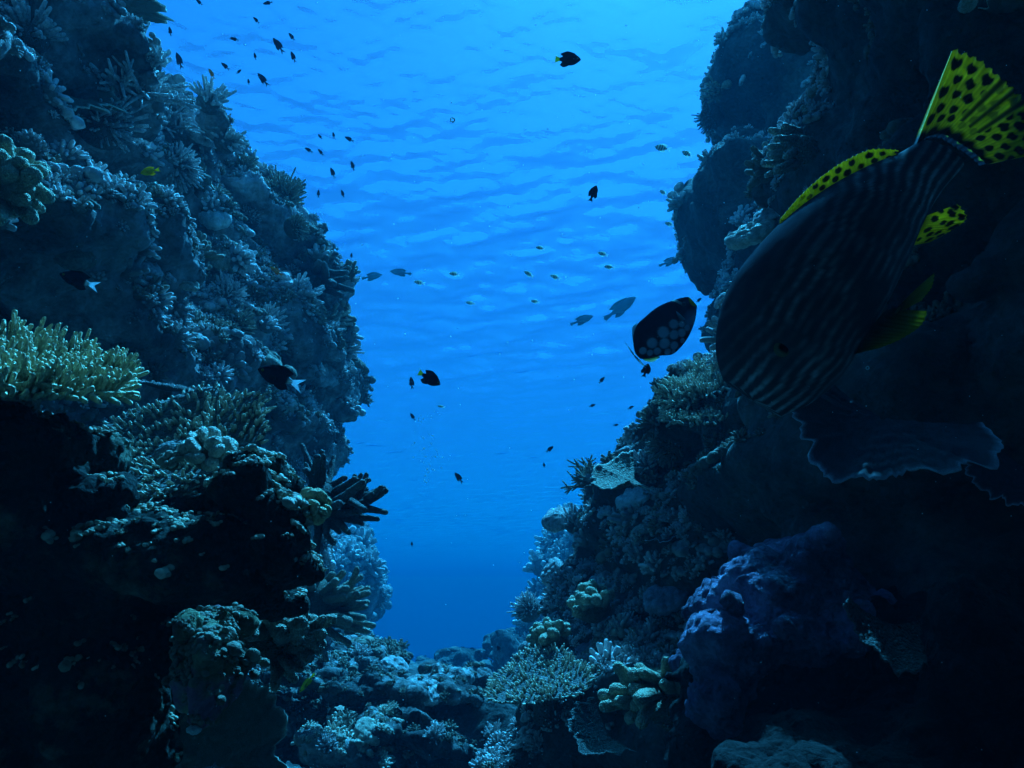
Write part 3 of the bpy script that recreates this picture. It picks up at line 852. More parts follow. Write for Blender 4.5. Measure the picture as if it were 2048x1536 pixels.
growth("coral_growth", ROCK["coral_rock"], "brown", 420, 0.018, 31, zmin=0.1, cut=-0.3)
growth("coral_growth", ROCK["coral_rock.001"], "brown", 300, 0.020, 32, zmin=0.1, cut=-0.3)
growth("coral_growth", ROCK["coral_rock.002"], "pale", 300, 0.018, 33, zmin=0.0, cut=-0.3)
growth("coral_growth", ROCK["coral_rock.003"], "brown", 200, 0.018, 34, zmin=0.1, cut=-0.3)
# ------------------------------------------------------------------ coral colonies
Z3 = np.array([0, 0, 1.0])
# near left corner: two table corals, cauliflower corals and knob corals on the undercut block
table("table_coral", 40, 750, 255, ("brown", "brown", "yellow_tan"), "large yellowish bushy table coral jutting in from the left edge", d=1.10, up=dirv(72, 0.05), seed=1, squash=(1.0, 0.72, 1.0), sr=0.026, n=420, rim=110, stem=0.18)
table("table_coral", 325, 905, 225, ("dark", "dark", "tan"), "dark table coral tilted to show its rows of pale stubs, behind the pale cauliflower coral", d=1.42, up=dirv(107, 0.62), seed=2, squash=(1.0, 0.85, 0.8), xdir=RGT, sr=0.016, n=520, rim=130, stem=0.075, sub=False)
colony("cauliflower_coral", "cauli", 415, 905, 62, "pale", "pale yellow cauliflower coral sitting on the crusted ledge in front of the dark table coral", d=1.24, up=dirv(80, 0.3), seed=1)
colony("cauliflower_coral", "cauli", 342, 925, 30, "pale", "small pale cauliflower coral left of the bigger one on the ledge", d=1.22, up=dirv(100, 0.3), seed=2)
colony("cauliflower_coral", "cauli", 628, 1012, 42, "yellow_tan", "small yellowish cauliflower coral on the right face of the dark undercut block", d=1.16, up=dirv(15, 0.2), seed=3)
colony("cauliflower_coral", "cauli", 612, 1045, 18, "pale", "tiny pale coral tuft below the yellowish one on the right face of the dark block", d=1.14, up=dirv(-20, 0.2), seed=4)
branch_colony("antler_coral", 640, 1000, "dark antler coral with thick blunt branches reaching right into the blue gap", [
    (640, 990, 604, 884, 0.05, 14, 6), (640, 985, 640, 915, -0.1, 14, 7), (650, 985, 668, 918, 0.1, 14, 6), (650, 985, 690, 948, 0.0, 14, 8), (660, 990, 713, 962, -0.15, 15, 8), (660, 1000, 728, 985, 0.1, 15, 8),
    (690, 985, 735, 955, 0.0, 13, 7), (700, 1005, 765, 975, 0.05, 14, 7), (690, 1015, 778, 1005, -0.08, 15, 8), (660, 1030, 752, 1036, 0.0, 15, 7), (650, 1030, 718, 1030, -0.2, 14, 8),
    (640, 1030, 690, 1062, -0.1, 14, 8), (630, 1030, 668, 1085, 0.0, 14, 8), (630, 970, 620, 925, -0.15, 14, 8), (700, 1000, 722, 945, -0.05, 12, 6), (725, 1005, 758, 985, -0.12, 12, 7), (655, 1010, 700, 1000, -0.25, 15, 9)],
    "dark", 2.0, seed=5, base_r=40, fill=1, slim=0.66)
branch_colony("knob_coral", 520, 1265, "brown knob coral with fat rounded fingers under the tip of the dark block", [
    (520, 1250, 470, 1192, -0.02, 24, 15), (530, 1250, 505, 1195, -0.05, 24, 17), (540, 1250, 545, 1198, 0.0, 24, 16), (550, 1255, 580, 1206, 0.03, 24, 15), (560, 1260, 605, 1222, -0.02, 24, 15), (565, 1270, 628, 1238, 0.02, 23, 14),
    (565, 1275, 648, 1250, -0.02, 22, 13), (565, 1285, 652, 1272, 0.0, 22, 13), (560, 1290, 642, 1290, -0.04, 23, 14), (545, 1265, 560, 1232, -0.12, 26, 19), (550, 1275, 590, 1262, -0.13, 26, 18), (530, 1270, 520, 1240, -0.12, 26, 18),
    (545, 1290, 605, 1315, -0.02, 22, 13), (540, 1300, 598, 1335, 0.0, 20, 12), (540, 1310, 585, 1350, 0.02, 18, 11), (500, 1260, 450, 1215, -0.02, 22, 15)],
    "brown", 1.42, seed=6, base_r=66, fill=2, slim=0.74)
branch_colony("finger_coral", 620, 1210, "hazy blue finger coral with pale round tips behind the brown knob coral", [
    (620, 1200, 640, 1150, 0, 12, 7), (625, 1200, 665, 1142, 0.05, 12, 7), (635, 1200, 690, 1150, 0, 12, 7), (640, 1205, 712, 1160, 0.1, 12, 7), (645, 1210, 728, 1172, 0, 12, 7), (650, 1215, 738, 1184, -0.05, 12, 7), (650, 1220, 728, 1205, 0, 12, 7), (650, 1225, 722, 1232, 0, 12, 7),
    (645, 1230, 735, 1250, 0.05, 12, 6), (640, 1235, 720, 1265, 0, 12, 7), (630, 1200, 676, 1170, -0.15, 13, 8), (640, 1215, 700, 1200, -0.15, 13, 8), (640, 1230, 695, 1235, -0.15, 13, 8), (620, 1240, 700, 1285, 0, 12, 6)],
    "brown", 2.9, seed=7, base_r=62, fill=1, slim=0.85)
colony("plate_coral", "plate", 430, 1530, 150, "plate_grey", "thin pale fan-shaped plate coral at the bottom edge, right of the pink crusted rock", d=1.30, up=dirv(20, 1.4), xdir=dirv(72), seed=3, sink=0)
colony("brain_coral", "dome", 388, 1457, 14, "white", "little round white coral ball on the pink crusted rock", d=0.8, up=Z3, seed=5)
table("table_coral", 335, 775, 46, ("dark", "dark", "grey"), "small dark table coral peeking out behind the two big table corals", d=1.9, up=dirv(80, -0.05), seed=4, sub=False, n=150, rim=60)
# upper left wall
colony("plate_coral", "shelf", 200, 0, 120, "plate_grey", "jagged shelf coral overhanging the open water in the upper left corner", d=2.9, up=dirv(70, -0.2), xdir=dirv(-25), seed=6, sink=0)
colony("staghorn_coral", "stag", 265, 175, 105, "grey", "wide thicket of thin staghorn branches on the crest of the upper left reef wall", seed=2, up=dirv(80, 0.5))
colony("staghorn_coral", "stag", 330, 250, 70, "grey", "smaller staghorn thicket just below the wide one on the upper left crest", seed=3, up=dirv(70, 0.5))
colony("bush_coral", "fringe", 210, 240, 72, "grey", "round bushy coral with a fringed lower rim left of the staghorn thicket", seed=4, up=dirv(30, 0.6))
colony("bush_coral", "fringe", 358, 332, 52, "grey", "small fan of thin fingers below the staghorn thicket, right of the yellow fish", seed=5, up=dirv(-10, 0.5))
colony("bush_coral", "fringe", 560, 395, 52, "brown", "dark bushy coral standing up against the bright water on the left reef edge", d=4.4, up=dirv(75), seed=6, squash=(0.9, 0.9, 1.15))
colony("bush_coral", "fringe", 592, 455, 30, "brown", "small dark coral tuft just below the standing bushy one on the left reef edge", d=4.0, up=dirv(15), seed=7)
branch_colony("antler_coral", 620, 560, "dark branching coral reaching up and right from the left reef edge into open water", [
    (620, 550, 630, 488, 0, 10, 6), (625, 550, 650, 490, 0.1, 10, 6), (630, 555, 672, 505, 0, 10, 6), (635, 560, 688, 540, 0.1, 10, 5), (640, 565, 703, 575, 0, 10, 6), (640, 570, 680, 598, 0, 10, 6), (630, 555, 655, 520, -0.2, 11, 7), (640, 565, 676, 560, -0.2, 11, 7), (620, 555, 608, 500, -0.1, 10, 6), (615, 570, 662, 615, -0.1, 10, 6)],
    "dark", 4.3, seed=8, base_r=36, fill=1, slim=0.8)
branch_colony("knob_coral", -20, 370, "thick pale knob coral at the left edge, high above the yellowish table coral", [
    (-10, 340, 10, 285, 0, 26, 16), (0, 345, 45, 300, 0, 26, 17), (5, 350, 66, 322, -0.05, 26, 16), (10, 360, 72, 352, 0, 26, 17), (5, 375, 74, 380, 0.0, 24, 15), (0, 385, 74, 400, -0.05, 24, 14), (0, 395, 68, 424, 0, 24, 14), (-10, 350, 30, 330, -0.12, 28, 19), (0, 370, 40, 365, -0.13, 28, 19), (-10, 390, 35, 405, -0.12, 26, 17)],
    "dull_tan", 1.75, seed=9, base_r=62, fill=2, slim=0.8)
colony("plate_coral", "shelf", 205, 385, 115, "plate_grey", "drooping wavy shelf coral with a pale lip, lower right of the yellow damselfish", d=2.35, up=dirv(55, 0.5), xdir=dirv(-48, 0.1), seed=8, sink=0)
colony("plate_coral", "shelf", 70, 170, 120, "plate_grey", "long slanting shelf coral with a bright rim in the upper left", d=2.35, up=dirv(50, 0.5), xdir=dirv(-50, 0.1), seed=9, sink=0)
colony("soft_coral", "crust", 430, 430, 38, "white", "smooth pale draping soft coral in the middle of the left reef wall", seed=3, squash=(0.8, 0.8, 1.2))
colony("soft_coral", "crust", 445, 515, 34, "pale", "smooth pale soft coral hanging just below the draping one on the left wall", seed=4, squash=(0.6, 0.6, 1.3))
LEFT = [
    ("knob_coral", "thick", 483, 520, 36, "grey", "column of short pale knobs right of the smooth draping soft coral", 10),
    ("bush_coral", "fringe", 455, 590, 42, "grey", "tuft of slim fingers on the left wall under the hanging soft coral", 40),
    ("bush_coral", "fringe", 472, 650, 42, "brown", "dark finger bush above the lower chromis, beside a lighter bush", 40),
    ("bush_coral", "fringe", 535, 640, 40, "grey", "lighter rounded finger bush right of the dark one on the left wall", 50),
    ("finger_coral", "finger", 600, 590, 52, "grey", "finger coral cluster under the orange fish on the left reef wall", 30),
    ("finger_coral", "finger", 655, 640, 48, "pale", "pale tipped finger coral on the right edge of the left reef wall", 40),
    ("finger_coral", "finger", 690, 700, 34, "grey", "small finger coral on the left wall's edge below the pale tipped one", 20),
    ("boulder_coral", "crust", 650, 735, 40, "grey", "lumpy pale crust coral near the lower edge of the left wall, right of the chromis", 30),
    ("boulder_coral", "crust", 560, 800, 34, "pale", "pale crusty coral lump below the chromis with the white tail", 60),
    ("boulder_coral", "crust", 700, 775, 30, "grey", "knobbly coral lump on the lowest bulge of the left wall's edge", 20),
    ("boulder_coral", "crust", 610, 810, 30, "grey", "grey crust coral low on the left wall, right of the pale lump", 30),
    ("finger_coral", "finger", 560, 690, 32, "brown", "low brown finger coral between the finger bushes and the chromis on the left wall", 50),
    ("boulder_coral", "crust", 290, 530, 34, "grey", "pale coral lump in the shadowed middle of the left wall, under the wavy shelf", 60),
    ("boulder_coral", "crust", 375, 565, 22, "pale", "small bright coral lump in shade, left of the tuft of slim fingers", 60),
    ("boulder_coral", "dome", 150, 510, 36, "brown", "brown dome coral above the chromis at the left wall", 60),
    ("finger_coral", "finger", 420, 200, 44, "grey", "knobbly finger coral on the sloping upper left edge against the bright water", 60),
    ("finger_coral", "finger", 455, 280, 42, "grey", "second knobbly finger coral further down the sloping upper left edge", 40),
    ("bush_coral", "fringe", 485, 340, 36, "brown", "dark coral tuft on the upper left edge just before the standing bush", 20),
    ("finger_coral", "thick", 300, 120, 40, "grey", "stubby coral clump near the top of the left reef wall behind the staghorn", 70),
    ("finger_coral", "finger", 60, 60, 70, "grey", "bright topped finger coral in the upper left corner of the reef", 60),
    ("bush_coral", "fringe", 500, 430, 34, "grey", "grey coral tuft between the standing dark bush and the soft coral", 50),
    ("boulder_coral", "crust", 400, 260, 36, "grey", "rounded crust coral on the upper left slope right of the staghorn", 50),
]
for k, (nm, kind, px, py, sz, mat, lab, ang) in enumerate(LEFT):
    colony(nm, kind, px, py, sz, mat, lab, up=dirv(ang, 0.35), seed=10 + k % 4)
# right side, from the top down
branch_colony("finger_coral", 1530, 130, "blue shaded coral with fat upright fingers on top of the buttress at the upper right", [
    (1550, 110, 1560, 62, 0, 15, 10), (1535, 120, 1530, 80, 0, 15, 11), (1520, 125, 1512, 88, -0.05, 15, 11), (1505, 130, 1495, 100, 0, 15, 11), (1490, 140, 1478, 118, 0, 14, 10), (1480, 150, 1462, 140, 0, 14, 10), (1540, 130, 1545, 100, -0.15, 15, 11), (1515, 140, 1508, 118, -0.15, 15, 11), (1475, 165, 1450, 162, 0, 13, 9)],
    "brown", 5.1, seed=10, base_r=50, fill=1)
colony("finger_coral", "finger", 1445, 185, 40, "brown", "small stubby finger coral on the left shoulder of the upper right buttress", d=5.2, up=dirv(120), seed=11)
colony("bush_coral", "fringe", 1420, 235, 32, "dark", "dark coral tuft on the left edge of the upper right buttress", d=5.3, up=dirv(190), seed=12)
branch_colony("finger_coral", 1600, 300, "row of pale finger tips pointing left on the right wall beside the yellow back fin", [
    (1600, 265, 1562, 252, 0, 9, 6), (1600, 272, 1552, 266, 0, 9, 6), (1598, 282, 1546, 280, 0, 9, 6), (1598, 292, 1542, 293, 0, 9, 6), (1596, 300, 1540, 306, 0, 9, 6), (1596, 310, 1540, 320, 0, 9, 6), (1594, 322, 1536, 334, 0, 9, 6), (1592, 332, 1536, 346, 0, 8, 5), (1605, 280, 1572, 274, -0.08, 9, 6), (1605, 300, 1568, 300, -0.08, 9, 6), (1602, 322, 1564, 328, -0.08, 9, 6)],
    "pale", 1.85, seed=11, base_r=34, fill=0)
colony("boulder_coral", "crust", 1500, 462, 46, "pale", "pale blue crusted coral lump against the dark buttress, at the triggerfish's back", d=2.35, up=dirv(120, 0.3), seed=11, squash=(1.1, 0.8, 1.0))
colony("boulder_coral", "crust", 1540, 425, 34, "grey", "smaller pale crust beside the yellow back fin of the big triggerfish", d=2.35, up=dirv(120, 0.3), seed=12)
colony("boulder_coral", "crust", 1438, 600, 16, "grey", "little coral knob poking out left of the big triggerfish's body", d=2.4, up=dirv(150), seed=13)
table("table_coral", 1405, 775, 95, ("dark", "dark", "tan"), "bushy sunlit coral cushion just below the spotted triggerfish, upper layer", d=2.15, up=dirv(112, 0.25), seed=5, squash=(1, 0.8, 1.1), sr=0.034, n=230, rim=60, stem=0.20)
table("table_coral", 1415, 825, 100, ("dark", "dark", "tan"), "lower sunlit layer of bushy coral at the snout of the big triggerfish", d=2.05, up=dirv(108, 0.2), seed=6, squash=(1, 0.8, 1.0), sr=0.030, n=230, rim=70, stem=0.16)
RIGHT = [
    ("finger_coral", "finger", 1305, 850, 46, "brown", "dark finger coral at the outer corner below the bushy sunlit coral", 2.4, 160),
    ("finger_coral", "thick", 1268, 868, 26, "grey", "small knob coral sticking out into the blue at the right wall's corner", 2.45, 170),
    ("bush_coral", "fringe", 1340, 890, 50, "brown", "pale tipped coral tuft in shade below the bushy sunlit layers", 2.3, 190),
    ("staghorn_coral", "stag", 1185, 962, 56, "brown", "spiky thin branched coral left of the smooth pale slab on the right reef", 2.95, 105),
    ("boulder_coral", "crust", 1275, 985, 44, "white", "pinkish pale crust coral right of the smooth slab on the right reef", 2.75, 110),
    ("finger_coral", "finger", 1290, 930, 40, "grey", "grey finger coral above the pinkish crust on the right reef", 2.6, 120),
    ("boulder_coral", "dome", 1115, 1035, 30, "grey", "hazy dome coral on the outermost ledge of the right reef", 3.2, 110),
    ("finger_coral", "finger", 1150, 1045, 36, "grey", "short finger coral beside the hazy dome on the right ledge", 3.1, 80),
    ("boulder_coral", "crust", 1100, 1140, 28, "grey", "pale crust on the shaded cliff edge below the right ledge", 3.3, 140),
    ("bush_coral", "fringe", 1055, 1215, 36, "grey", "hazy blue soft fingers left of the upper yellow knob coral on the right", 3.6, 130),
    ("boulder_coral", "dome", 1285, 1068, 28, "pale", "speckled pale dome coral on the dark right wall", 2.35, 120),
    ("plate_coral", "plate", 1330, 1060, 50, "plate_purple", "small dark scalloped plate coral right of the speckled dome", 2.3, 100),
    ("boulder_coral", "crust", 1215, 1150, 26, "grey", "pale crust on the shaded rock above the yellow knob coral", 2.75, 120),
    ("staghorn_coral", "stag", 1115, 1385, 40, "white", "bleached white branching coral below the fringed table on the lower right", 1.8, 70),
    ("finger_coral", "finger", 1105, 1445, 34, "white", "lower bleached coral clump under the white branching one", 1.95, 100),
    ("finger_coral", "finger", 1075, 1490, 28, "grey", "dim coral clump at the bottom of the right reef, left of the ragged plate", 1.95, 100),
    ("finger_coral", "finger", 985, 1470, 30, "grey", "small pale coral at the foot of the right wall beside the gap", 2.8, 110),
    ("boulder_coral", "crust", 1185, 1290, 40, "purple", "purple tinged crust between the yellow knob corals on the lower right", 2.5, 110),
    ("boulder_coral", "crust", 1330, 1190, 44, "purple", "low purplish crust in the dark middle of the right wall", 2.0, 110),
]
for k, (nm, kind, px, py, sz, mat, lab, d, ang) in enumerate(RIGHT):
    p, n, dd = surface_at(px, py)
    colony(nm, kind, px, py, sz, mat, lab, d=(dd if dd < d + 0.7 else d), up=dirv(ang, 0.3), seed=10 + k % 4)
colony("plate_coral", "plate", 1268, 958, 80, "pale", "smooth pale greenish coral slab lying on the right reef", d=2.4, up=dirv(100, 0.25), xdir=dirv(192), seed=21, sink=0)
branch_colony("knob_coral", 1185, 1215, "pale yellow knob coral with fat round fingers on the right wall, the upper of two", [
    (1180, 1205, 1150, 1195, 0, 13, 9), (1180, 1200, 1160, 1182, 0, 13, 9), (1185, 1198, 1175, 1172, 0, 13, 9), (1190, 1198, 1190, 1172, -0.04, 13, 10), (1195, 1200, 1205, 1175, 0, 13, 9), (1180, 1210, 1148, 1210, -0.04, 13, 9), (1185, 1205, 1170, 1192, -0.12, 14, 10), (1192, 1205, 1190, 1190, -0.12, 14, 10), (1200, 1210, 1215, 1192, -0.05, 13, 9), (1182, 1222, 1152, 1228, -0.03, 12, 8)],
    "dull_tan", 2.5, seed=12, base_r=34, fill=1)
branch_colony("knob_coral", 1105, 1290, "pale yellow knob coral above the fringed table coral, the lower of two on the right", [
    (1095, 1280, 1064, 1276, 0, 12, 8), (1095, 1275, 1068, 1262, 0, 12, 8), (1098, 1270, 1080, 1252, 0, 12, 8), (1102, 1268, 1094, 1246, 0, 12, 8), (1106, 1268, 1106, 1246, 0, 12, 8), (1110, 1268, 1118, 1248, 0, 12, 8), (1115, 1272, 1130, 1250, 0, 12, 8), (1095, 1288, 1064, 1292, 0, 11, 7), (1100, 1280, 1085, 1270, -0.1, 13, 9), (1110, 1280, 1108, 1265, -0.1, 13, 9), (1098, 1298, 1068, 1306, 0, 10, 7)],
    "dull_tan", 2.4, seed=13, base_r=32, fill=1)
table("table_coral", 1080, 1362, 108, ("dark", "dark", "tan"), "flat table coral with a pale fringed rim near the bottom middle, right of the gap", d=2.1, up=dirv(102, 0.10), seed=7, squash=(1, 0.9, 1.0), sr=0.022, n=320, rim=120, stem=0.10, sub=False)
colony("plate_coral", "plate", 1115, 1340, 75, "plate_grey", "pale thin plate coral lying behind the fringed table coral", d=2.25, up=dirv(110, 0.15), xdir=dirv(200), seed=22, sink=0)
branch_colony("finger_coral", 1320, 1390, "dim yellowish coral with long fat fingers lying to the left, lower right", [
    (1320, 1375, 1262, 1345, 0, 15, 11), (1335, 1375, 1290, 1352, -0.06, 15, 11), (1320, 1385, 1246, 1362, -0.04, 15, 11), (1325, 1390, 1232, 1375, 0, 15, 11), (1320, 1395, 1222, 1392, 0, 14, 10), (1330, 1400, 1208, 1405, -0.03, 14, 10), (1345, 1380, 1320, 1350, -0.03, 15, 12), (1350, 1385, 1345, 1356, -0.05, 15, 12), (1330, 1390, 1275, 1378, -0.12, 16, 12), (1340, 1400, 1290, 1400, -0.12, 16, 12), (1355, 1395, 1370, 1365, -0.04, 15, 11), (1325, 1405, 1250, 1415, -0.05, 14, 10)],
    "dull_tan", 1.75, seed=14, base_r=58, fill=1)
colony("plate_coral", "plate", 1215, 1470, 80, "dark", "ragged dim plate coral with a pale lower rim at the bottom, below the fat fingers", d=1.8, up=dirv(98, 0.22), xdir=dirv(205, 0.3), seed=33, sink=0)
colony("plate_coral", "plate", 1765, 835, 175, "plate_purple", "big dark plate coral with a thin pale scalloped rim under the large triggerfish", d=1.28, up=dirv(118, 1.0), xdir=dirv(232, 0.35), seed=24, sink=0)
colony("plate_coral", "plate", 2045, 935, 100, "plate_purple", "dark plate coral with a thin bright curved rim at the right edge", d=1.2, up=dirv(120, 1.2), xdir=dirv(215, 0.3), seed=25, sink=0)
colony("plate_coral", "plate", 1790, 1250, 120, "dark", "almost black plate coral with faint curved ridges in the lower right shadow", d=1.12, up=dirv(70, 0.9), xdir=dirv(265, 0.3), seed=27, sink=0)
colony("boulder_coral", "dome", 1935, 5, 34, "pale", "small pale lump at the top right edge above the yellow tail", d=1.2, up=Z3, seed=12, squash=(0.5, 0.5, 0.5))
colony("plate_coral", "shelf", 2010, 35, 80, "plate_grey", "pale lipped ledge near the top right corner above the yellow tail", d=1.45, up=dirv(80, 0.2), xdir=dirv(190, 0.2), seed=15, sink=0)
# canyon floor
FLOORC = [
    ("boulder_coral", "crust", 690, 1440, 34, "pale", "bright crusted coral on top of the pale boulder at the bottom of the canyon", 60), ("boulder_coral", "crust", 740, 1460, 28, "pale", "second bright crust at the right end of the pale bottom boulder", 60),
    ("finger_coral", "finger", 655, 1490, 26, "grey", "grey finger coral at the left end of the pale bottom boulder", 80), ("boulder_coral", "crust", 860, 1380, 30, "grey", "pale crust on the tip of the wide flat ledge", 70),
    ("finger_coral", "finger", 720, 1310, 30, "grey", "low knobbly coral on the upper sloping ledge at the foot of the left wall", 80), ("boulder_coral", "crust", 790, 1330, 26, "grey", "rounded crust at the right end of the upper sloping ledge", 70),
    ("boulder_coral", "crust", 650, 1365, 22, "pale", "pale coral crumbs on the wide flat ledge near the thin yellow fish", 80), ("finger_coral", "finger", 870, 1470, 26, "grey", "small coral tuft on the slanting slab at the bottom of the gap", 80),
]
for k, (nm, kind, px, py, sz, mat, lab, ang) in enumerate(FLOORC):
    colony(nm, kind, px, py, sz, mat, lab, up=dirv(ang, 0.3), seed=10 + k % 4)

# ------------------------------------------------------------------ fish
def fin_material(name, trans=0.5):
    m, nt, nd, lk = nodes_of(name)
    out = nd.new("ShaderNodeOutputMaterial"); b = nd.new("ShaderNodeBsdfPrincipled"); b.inputs["Roughness"].default_value = 0.5; b.inputs["Specular IOR Level"].default_value = 0.3
    t = nd.new("ShaderNodeBsdfTranslucent"); mx = nd.new("ShaderNodeMixShader"); mx.inputs[0].default_value = trans
    at = nd.new("ShaderNodeAttribute"); at.attribute_name = "tint"
    n = nd.new("ShaderNodeTexNoise"); n.inputs["Scale"].default_value = 60; n.inputs["Detail"].default_value = 4
    tc = nd.new("ShaderNodeTexCoord"); lk.new(tc.outputs["Object"], n.inputs["Vector"])
    r = ramp(nd, [(0.3, (0.75,) * 3), (0.7, (1.1,) * 3)]); lk.new(n.outputs["Fac"], r.inputs[0])
    mu = nd.new("ShaderNodeMix"); mu.data_type = 'RGBA'; mu.blend_type = 'MULTIPLY'; mu.inputs[0].default_value = 1
    lk.new(at.outputs["Color"], mu.inputs[6]); lk.new(r.outputs[0], mu.inputs[7])
    lk.new(mu.outputs[2], b.inputs["Base Color"]); lk.new(mu.outputs[2], t.inputs["Color"])
    lk.new(b.outputs[0], mx.inputs[1]); lk.new(t.outputs[0], mx.inputs[2]); lk.new(mx.outputs[0], out.inputs["Surface"])
    return m
M["fin"] = fin_material("fish_fin", 0.55)
M["skin"] = fin_material("fish_skin", 0.0)
M["skin"].node_tree.nodes["Principled BSDF"].inputs["Roughness"].default_value = 0.75
M["skin"].node_tree.nodes["Principled BSDF"].inputs["Specular IOR Level"].default_value = 0.0

def spline(pts, n):
    """smooth curve through the points"""
    p = np.asarray(pts, float); t = np.concatenate([[0], np.cumsum(np.linalg.norm(np.diff(p, axis=0), axis=1))])
    tt = np.linspace(0, t[-1], n); m = np.gradient(p, t, axis=0)
    k = np.clip(np.searchsorted(t, tt, side='right') - 1, 0, len(t) - 2); h = (t[k + 1] - t[k])[:, None]; s = ((tt - t[k])[:, None]) / h
    return (2 * s**3 - 3 * s**2 + 1) * p[k] + (s**3 - 2 * s**2 + s) * h * m[k] + (-2 * s**3 + 3 * s**2) * p[k + 1] + (s**3 - s**2) * h * m[k + 1]

def fish_body(top, bot, width, nx=60, ns=32, power=2.0):
    """top, bot: outline points (x, z) from tail root to snout; width: (fraction of length, half width)"""
    T, B = spline(top, 200), spline(bot, 200)
    x0, x1 = max(T[0, 0], B[0, 0]), min(T[-1, 0], B[-1, 0])
    s = 0.5 - 0.5 * np.cos(np.linspace(0, math.pi, nx)); s = 0.5 * s + 0.5 * np.linspace(0, 1, nx)
    X = x0 + (x1 - x0) * s
    zt = np.interp(X, T[:, 0], T[:, 1]); zb = np.interp(X, B[:, 0], B[:, 1])
    wd = np.interp(s, [w[0] for w in width], [w[1] for w in width])
    an = np.linspace(0, 2 * math.pi, ns, endpoint=False)
    c, sn = np.cos(an), np.sin(an)
    e = 2 / power
    cy = np.sign(c) * np.abs(c) ** e; sz = np.sign(sn) * np.abs(sn) ** e
    V = np.stack([np.repeat(X[:, None], ns, 1), wd[:, None] * cy, (zt + zb)[:, None] / 2 + (zt - zb)[:, None] / 2 * sz], -1)
    V[0] = V[0].mean(0) + (V[0] - V[0].mean(0)) * 0.6; V[-1] = V[-1].mean(0) + (V[-1] - V[-1].mean(0)) * 0.15
    return V.reshape(-1, 3), ring_quads(nx, ns)

def fin_sheet(root, edge, thick, nr=16, ns=40, ray=0.0, rays=18, y=0.0, y_edge=0.0, rag=0.0, seed=0):
    """a thin fin between its root line and its free edge, both lists of (x, z)"""
    A, B = spline(root, ns), spline(edge, ns)
    rng = np.random.RandomState(seed)
    if rag:
        B = B + (B - A) * (rag * np.abs(np.sin(np.linspace(0, rays * math.pi, ns))) - rag + rng.uniform(-rag, rag, ns) * 0.4)[:, None]
    r = np.linspace(0, 1, nr)[:, None, None]
    G = A[None] * (1 - r) + B[None] * r
    yy = y + y_edge * r[..., 0] ** 1.5 + ray * np.sin(np.linspace(0, rays * 2 * math.pi, ns))[None] * (0.3 + 0.7 * r[..., 0])
    th = thick * (1 - 0.85 * r[..., 0]) * np.ones((1, ns)) * 0.5
    a = np.stack([G[..., 0], yy + th, G[..., 1]], -1); b = np.stack([G[..., 0], yy - th, G[..., 1]], -1)
    i = np.arange(nr * ns).reshape(nr, ns); o = nr * ns
    q = np.stack([i[:-1, :-1], i[1:, :-1], i[1:, 1:], i[:-1, 1:]], -1).reshape(-1, 4)
    def strip(m, n): return np.stack([m[:-1], m[1:], n[1:], n[:-1]], 1)
    Q = np.concatenate([q, q[:, ::-1] + o, strip(i[-1], i[-1] + o), strip(i[:, 0], i[:, 0] + o), strip(i[:, -1], i[:, -1] + o)])
    uv = np.stack([np.repeat(np.linspace(0, 1, nr)[:, None], ns, 1), np.repeat(np.linspace(0, 1, ns)[None], nr, 0)], -1).reshape(-1, 2)
    return np.concatenate([a.reshape(-1, 3), b.reshape(-1, 3)]), Q, np.concatenate([uv, uv])

def fish_matrix(p, angle, yaw=0.0, flip=1, roll=0.0):
    """head towards `angle` in the picture, turned `yaw` degrees towards (+) or away from the viewer; flip -1 puts the back on the other side"""
    a, w = math.radians(angle), math.radians(yaw)
    hx = math.cos(w) * (math.cos(a) * RGT + math.sin(a) * UPV) - math.sin(w) * FWD
    dz = flip * (-math.sin(a) * RGT + math.cos(a) * UPV)
    y = np.cross(dz, hx)
    if roll:
        r = math.radians(roll); dz, y = math.cos(r) * dz + math.sin(r) * y, math.cos(r) * y - math.sin(r) * dz
    return Matrix(((hx[0], y[0], dz[0], p[0]), (hx[1], y[1], dz[1], p[1]), (hx[2], y[2], dz[2], p[2]), (0, 0, 0, 1)))

def eye_part(parent, x, y, z, r, ring=(0.5, 0.35, 0.08)):
    for s in (-1, 1):
        g = Geo(); ball(g, np.array([x, s * y, z]), r, (1, 0.55, 1), 10, 14)
        V, Q, T = g.get()
        d = np.hypot(V[:, 0] - x, V[:, 2] - z) / r
        c = np.where((d < 0.6)[:, None], np.array([0.005, 0.005, 0.01]), np.array(ring))
        mesh_object("eye", V, Q, M["skin"], parent, col=c)

class PxFrame:
    """turns photograph pixels on a fish into its own x (towards the head) and z (towards the back)"""
    def __init__(s, tail, head, d, flip):
        s.o = np.array(tail, float); v = np.array(head, float) - s.o; s.len = np.linalg.norm(v); s.ax = v / s.len
        s.k = d / FPX; s.angle = math.degrees(math.atan2(-s.ax[1], s.ax[0]))
        up = np.array([s.ax[1], -s.ax[0]])          # picture-plane left of the head direction
        s.up = up * flip
        s.flip = flip
    def __call__(s, pts):
        q = np.asarray(pts, float) - s.o
        return np.stack([q @ s.ax * s.k, q @ s.up * s.k], -1)

def mixc(a, b, t):
    t = np.clip(np.asarray(t), 0, 1)[:, None]; return np.asarray(a) * (1 - t) + np.asarray(b) * t

def spots2d(P2, cells, r, soft=0.25):
    d = np.min(np.hypot(P2[:, None, 0] - cells[None, :, 0], P2[:, None, 1] - cells[None, :, 1]) / cells[None, :, 2], axis=1)
    return np.clip((1 - d) / soft + 0.5, 0, 1)

